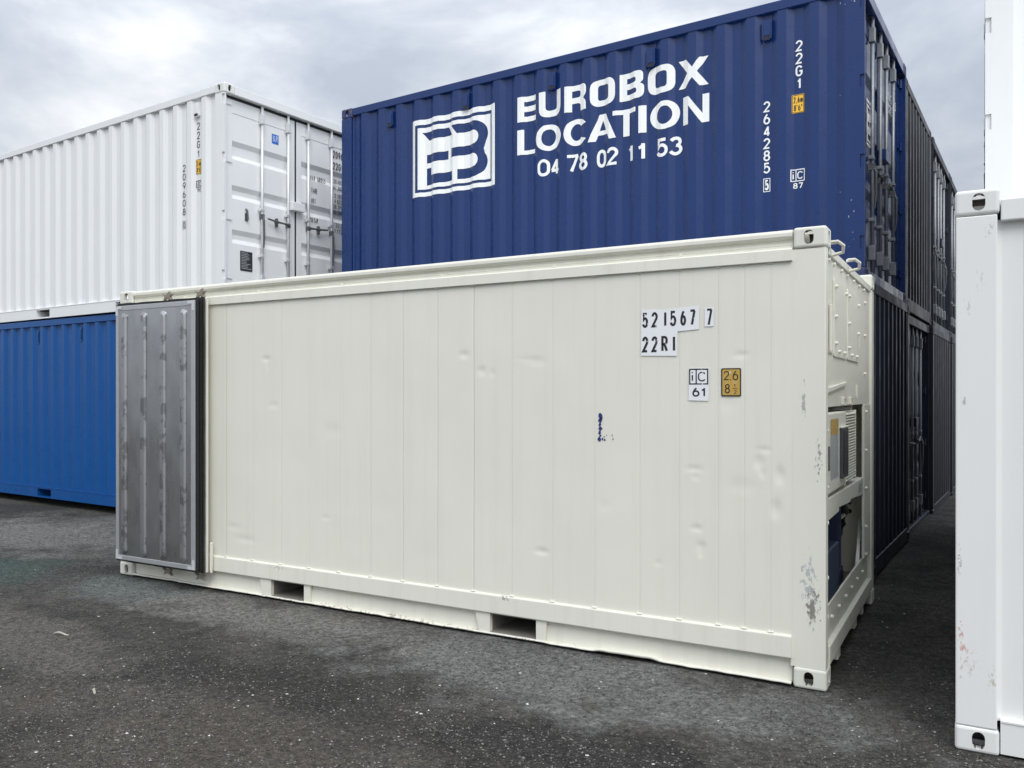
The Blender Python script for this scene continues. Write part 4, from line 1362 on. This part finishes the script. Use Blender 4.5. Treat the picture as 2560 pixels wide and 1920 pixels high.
lg = Flat()
for lp in logo_loops():
    lg.loops(lp)
lg.lay('logo', 'decal_white', BT, s)


def euro(f_):
    z0, z1 = 1.973, 2.245
    r = 0.075
    # E
    f_.loops([[(2.580, z0), (2.802, z0), (2.802, 2.028), (2.656, 2.028), (2.656, 2.080), (2.800, 2.080), (2.800, 2.138), (2.656, 2.138), (2.656, 2.188), (2.800, 2.188), (2.800, z1), (2.580, z1)]])
    # U
    f_.loops([rpoly([(2.848, z1), (2.848, z0), (3.108, z0), (3.108, z1), (3.050, z1), (3.050, 2.040), (2.922, 2.040), (2.922, z1)], [0, .095, .095, 0, 0, .04, .04, 0])])
    # R
    f_.loops([rpoly([(3.154, z0), (3.232, z0), (3.232, 2.058), (3.300, 2.058), (3.330, 2.045), (3.332, z0), (3.405, z0), (3.402, 2.062), (3.372, 2.094), (3.406, 2.140), (3.406, z1), (3.154, z1)], [0, 0, 0, 0, .02, 0, 0, .03, .0, .04, .06, 0]),
              rpoly([(3.232, 2.118), (3.232, 2.188), (3.330, 2.188), (3.330, 2.118)], [0, 0, .03, .03])])

    def o_(x0, x1):
        f_.loops([rpoly([(x0, z0), (x1, z0), (x1, z1), (x0, z1)], 0.10, 8), rpoly([(x0 + .078, z0 + .058), (x1 - .076, z0 + .058), (x1 - .076, z1 - .058), (x0 + .078, z1 - .058)], 0.035, 6)])
    o_(3.450, 3.732)
    # B
    f_.loops([rpoly([(3.774, z0), (4.038, z0), (4.040, 2.095), (4.002, 2.118), (4.030, 2.140), (4.032, z1), (3.774, z1)], [0, .07, .04, 0, .04, .07, 0]),
              rpoly([(3.850, 2.028), (3.850, 2.080), (3.962, 2.080), (3.962, 2.028)], [0, 0, .025, .025]), rpoly([(3.850, 2.138), (3.850, 2.190), (3.955, 2.190), (3.955, 2.138)], [0, 0, .025, .025])])
    o_(4.072, 4.355)
    # X
    f_.loops([[(4.388, z1), (4.468, z1), (4.532, 2.160), (4.598, z1), (4.682, z1), (4.578, 2.112), (4.684, z0), (4.600, z0), (4.530, 2.062), (4.462, z0), (4.388, z0), (4.482, 2.112)]])


def location_(f_):
    z0, z1 = 1.618, 1.888
    zm, hz = (z0 + z1) / 2, (z1 - z0) / 2
    f_.loops([[(2.578, z0), (2.791, z0), (2.791, 1.662), (2.656, 1.662), (2.656, z1), (2.578, z1)]])

    def o_(x0, x1):
        xm, rx = (x0 + x1) / 2, (x1 - x0) / 2
        f_.loops([arc(xm, zm, rx, hz + .004, 0, 353, 40), arc(xm, zm, rx - .073, hz - .046, 0, 353, 40)])
    o_(2.805, 3.112)
    # C
    xm, rx = 3.288, 0.143
    f_.loops([arc(xm, zm, rx, hz + .004, 38, 322, 36) + arc(xm, zm, rx - .074, hz - .048, 322 + 8, 38 - 8, 36)] if False else [arc(xm, zm, rx, hz + .004, 36, 324, 36) + arc(xm, zm, rx - .074, hz - .048, 318, 42, 30)])
    # A
    f_.loops([[(3.425, z0), (3.505, z0), (3.530, 1.676), (3.640, 1.676), (3.664, z0), (3.742, z0), (3.622, z1), (3.545, z1)], [(3.548, 1.722), (3.622, 1.722), (3.585, 1.824)]])
    # T
    f_.loops([[(3.808, z0), (3.876, z0), (3.876, 1.842), (3.952, 1.842), (3.952, z1), (3.705, z1), (3.705, 1.842), (3.808, 1.842)]])
    f_.loops([[(3.984, z0), (4.060, z0), (4.060, z1), (3.984, z1)]])
    o_(4.096, 4.402)
    # N
    f_.loops([[(4.434, z0), (4.492, z0), (4.492, 1.800), (4.618, z0), (4.690, z0), (4.690, z1), (4.626, z1), (4.626, 1.706), (4.494, z1), (4.434, z1)]])


f = Flat()
euro(f)
location_(f)
f.lay('company_lettering', 'decal_white', BT, s)
f = Flat()
for ch, a, b_ in (('0', 2.832, 2.968), ('4', 2.976, 3.090), ('7', 3.176, 3.310), ('8', 3.312, 3.424), ('0', 3.516, 3.626), ('2', 3.634, 3.762), ('1', 3.862, 3.926), ('1', 3.972, 4.058), ('5', 4.166, 4.290), ('3', 4.302, 4.426)):
    Flat().text(ch, a, b_, 1.345, 1.528, weight=0.172).lay('phone_digit', 'decal_white', BT, s)

Flat().column('22G1', 5.508, 2.195, 1.759, 0.060, weight=0.150, frac=0.88).lay('size_code', 'decal_white', BT, s)
Flat().column('264285', 5.225, 1.702, 1.043, 0.060, weight=0.150, frac=0.88).lay('serial_number', 'decal_white', BT, s)
Flat().frame(5.194, 5.256, 0.874, 0.998, 0.006).text('5', 5.207, 5.243, 0.888, 0.984, weight=0.150).lay('check_digit', 'decal_white', BT, s)
height_label(BT, 5.447, 5.553, 1.545, 1.712, '2,6m', "8'6\"", s)
ic_mark(BT, 5.437, 5.558, 0.932, 1.042, '87', 0.868, 0.920, 'decal_white', s)
# lettering on its doors
f = Flat()
a = np.array([p[:2] for p in lg.v])
a = (a - [1.118, 1.345]) / [1.169, 0.904] * [0.36, 0.42] + [0.50, 1.30]
f.add(([tuple(p) for p in a], lg.f))
f.text('264285 5', 1.66, 2.20, 2.05, 2.14, weight=0.135)
f.text('22G1', 1.66, 1.98, 1.92, 2.01, weight=0.135)
f.lay('door_lettering', 'decal_white', bl1, ('end', XD + 0.0012))
# bare scratches on the right post
f = Flat()
rs = random.Random(11)
for (x, z, w_, h_) in ((5.86, 2.42, .006, .03), (5.90, 2.40, .012, .01), (5.925, 2.45, .006, .05), (5.95, 2.43, .006, .035), (5.975, 2.41, .012, .02), (5.86, .78, .008, .012), (5.95, .70, .02, .01),
                       (5.97, .60, .022, .012), (5.93, .56, .008, .03), (5.96, .42, .012, .01), (5.97, .36, .008, .008), (5.93, .30, .006, .012), (5.86, 1.62, .006, .008)):
    f.loops([[(x + w_ * rs.uniform(.3, 1) * math.cos(k * 1.05) * .6, z + h_ * rs.uniform(.3, 1) * math.sin(k * 1.05) * .6) for k in range(6)]])
f.lay('paint_chips', 'decal_grey', BT, ('side', -0.0015))

# ---------------------------------------------------------------- the rest of that row, running back along the alley
yaw = -0.055
cs, sn = math.cos(yaw), math.sin(yaw)


def row(k_x, k_y):
    return (-0.107 + cs * k_x - sn * k_y, 3.300 + sn * k_x + cs * k_y)


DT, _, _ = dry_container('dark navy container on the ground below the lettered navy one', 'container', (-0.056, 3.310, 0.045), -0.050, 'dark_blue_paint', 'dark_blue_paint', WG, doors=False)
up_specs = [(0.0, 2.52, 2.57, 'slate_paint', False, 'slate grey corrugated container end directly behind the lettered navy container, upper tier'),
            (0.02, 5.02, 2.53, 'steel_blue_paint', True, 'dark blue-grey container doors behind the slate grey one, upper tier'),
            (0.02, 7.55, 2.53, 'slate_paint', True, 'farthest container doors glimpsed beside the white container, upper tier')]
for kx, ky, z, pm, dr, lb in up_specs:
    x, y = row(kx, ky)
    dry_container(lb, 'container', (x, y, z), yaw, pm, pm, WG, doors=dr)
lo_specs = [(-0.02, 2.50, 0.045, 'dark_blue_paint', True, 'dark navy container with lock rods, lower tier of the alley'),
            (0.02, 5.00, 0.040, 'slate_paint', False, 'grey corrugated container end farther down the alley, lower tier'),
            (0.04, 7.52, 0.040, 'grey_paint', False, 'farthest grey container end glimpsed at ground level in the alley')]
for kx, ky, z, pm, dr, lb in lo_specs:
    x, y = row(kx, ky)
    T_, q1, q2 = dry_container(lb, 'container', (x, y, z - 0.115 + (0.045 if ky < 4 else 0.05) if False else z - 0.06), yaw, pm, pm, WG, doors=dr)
    if dr:
        Flat().loops([rpoly([(0.50, 1.25), (0.72, 1.15), (0.80, 1.40), (0.66, 1.62), (0.46, 1.60)], 0.05)]).lay('red_mark', 'rust_red', q1, ('end', XD + 0.001))

# ---------------------------------------------------------------- white containers on the right
RT, _, _ = dry_container('nearest white container, cut off by the right edge of the picture', 'container', (6.694, -0.508, 0.004), 0.0, 'white_near', 'white_casting', WG, doors=False, post='white_near', rail_z=(2.440, 2.540))
RU, _, _ = dry_container('white container standing one tier up behind the nearest white container at right', 'container', (6.815 + LEN, 2.02 + WID, 2.560), math.pi, 'white_paint', 'white_casting', WG, post='white_post')
RL, _, _ = dry_container('white container on the ground directly behind the nearest white one', 'container', (6.815 + LEN, 2.02 + WID, -0.034), math.pi, 'white_paint', 'white_casting', WG, post='white_post')

dry_container('unseen white container added third along the right-hand row to shade the alley, upper tier', 'container', (6.86 + LEN, 4.56 + WID, 2.560), math.pi, 'white_paint', 'white_casting', WG, doors=False, post='white_post')  # out-of-view stack of two, added to keep light out of the alley
dry_container('unseen white container added third along the right-hand row to shade the alley, lower tier', 'container', (6.86 + LEN, 4.56 + WID, -0.02), math.pi, 'white_paint', 'white_casting', WG, doors=False, post='white_post')

# ---------------------------------------------------------------- loose stones and chips on the yard
rng = np.random.default_rng(5)


def stones(n, smin, smax, tone_lo, tone_hi, flat):
    P = []
    while len(P) < n:
        # more of them towards the camera, spread evenly in the picture
        d = 3.2 * (11.0 / 3.2) ** rng.random()
        a = 0.541 + rng.uniform(-0.62, 0.62)
        x, y = 6.799 - math.sin(a) * d, -5.078 + math.cos(a) * d
        if -0.05 < x < 6.10 and -0.02 < y < 2.46:
            continue
        if x > 6.67 and y > -0.53:
            continue
        if y > 2.3 and x < -0.7:
            continue
        if y > 3.2:
            continue
        if noise.noise(Vector((x * 0.8, y * 0.8, 2.0))) + 0.6 * noise.noise(Vector((x * 2.6, y * 2.6, 6.0))) < rng.uniform(-0.75, 0.55):
            continue
        P.append((x, y))
    vs, fs, tone = [], [], []
    for (x, y) in P:
        r = smin * (smax / smin) ** (rng.random() ** 2.2)
        z = gz(x, y)
        th = rng.uniform(0, 6.28)
        e = rng.uniform(0.55, 1.0)
        c_, s_ = math.cos(th), math.sin(th)
        k = len(vs)
        for (ux, uy, uz) in ((1, 0, 0), (0.1, e, 0.1), (-0.9, 0.1, 0), (-0.1, -e, 0.1), (0.15, 0.1, 1), (0, 0, -0.6)):
            j = rng.uniform(0.75, 1.2)
            px, py = ux * r * j, uy * r * j
            vs.append((x + px * c_ - py * s_, y + px * s_ + py * c_, z + r * flat * (uz * j + 0.25)))
        for i in range(4):
            fs.append((k + i, k + (i + 1) % 4, k + 4))
            fs.append((k + (i + 1) % 4, k + i, k + 5))
        tone += [rng.uniform(tone_lo, tone_hi)] * 6
    me = bpy.data.meshes.new('stones')
    me.from_pydata(vs, [], fs)
    at_ = me.attributes.new('tone', 'FLOAT', 'POINT')
    at_.data.foreach_set('value', tone)
    return me


so = put('loose_gravel', stones(52000, 0.0028, 0.011, 0.08, 0.74, 0.6), 'stone')
so['kind'] = 'stuff'
so['label'] = 'fine dark gravel scattered over the asphalt yard'
so['category'] = 'gravel'
so = put('pale_chips', stones(650, 0.003, 0.013, 0.88, 1.0, 0.4), 'stone')
so['kind'] = 'stuff'
so['label'] = 'small pale stone chips lying on the dark asphalt'
so['category'] = 'stone chips'


def litter(name, x, y, ln, wd, rot, label):
    mb_ = MB()
    n = 8
    vs, fs = [], []
    for i in range(n + 1):
        u = i / n
        w_ = wd * math.sin(math.pi * min(0.97, max(0.05, u))) * (0.8 + 0.3 * math.sin(u * 9))
        zz = 0.006 + 0.010 * math.sin(u * 5)
        for (sy, dz) in ((-1, 0.004), (0, 0.0), (1, 0.006)):
            vs.append(((u - 0.5) * ln, sy * w_ / 2, zz + dz + 0.003))
        for (sy, dz) in ((1, 0.006), (0, 0.0), (-1, 0.004)):
            vs.append(((u - 0.5) * ln, sy * w_ / 2, zz + dz))
    for i in range(n):
        for k in range(6):
            fs.append((6 * i + k, 6 * i + (k + 1) % 6, 6 * i + 6 + (k + 1) % 6, 6 * i + 6 + k))
    fs += [tuple(range(6)), tuple(range(6 * n, 6 * n + 6))]
    o_ = mb_.add(vs, fs).build(name, 'dry_leaf', None)
    o_.location = (x, y, gz(x, y))
    o_.rotation_euler = (0, 0, rot)
    o_['label'] = label
    o_['category'] = 'leaf'


litter('dry_leaf', 1.38, -1.50, 0.11, 0.028, 0.5, 'larger pale dry leaf lying alone on the asphalt at left')
litter('dry_leaf', 2.57, -2.09, 0.05, 0.022, -0.3, 'small pale leaf scrap on the asphalt in the lower left')
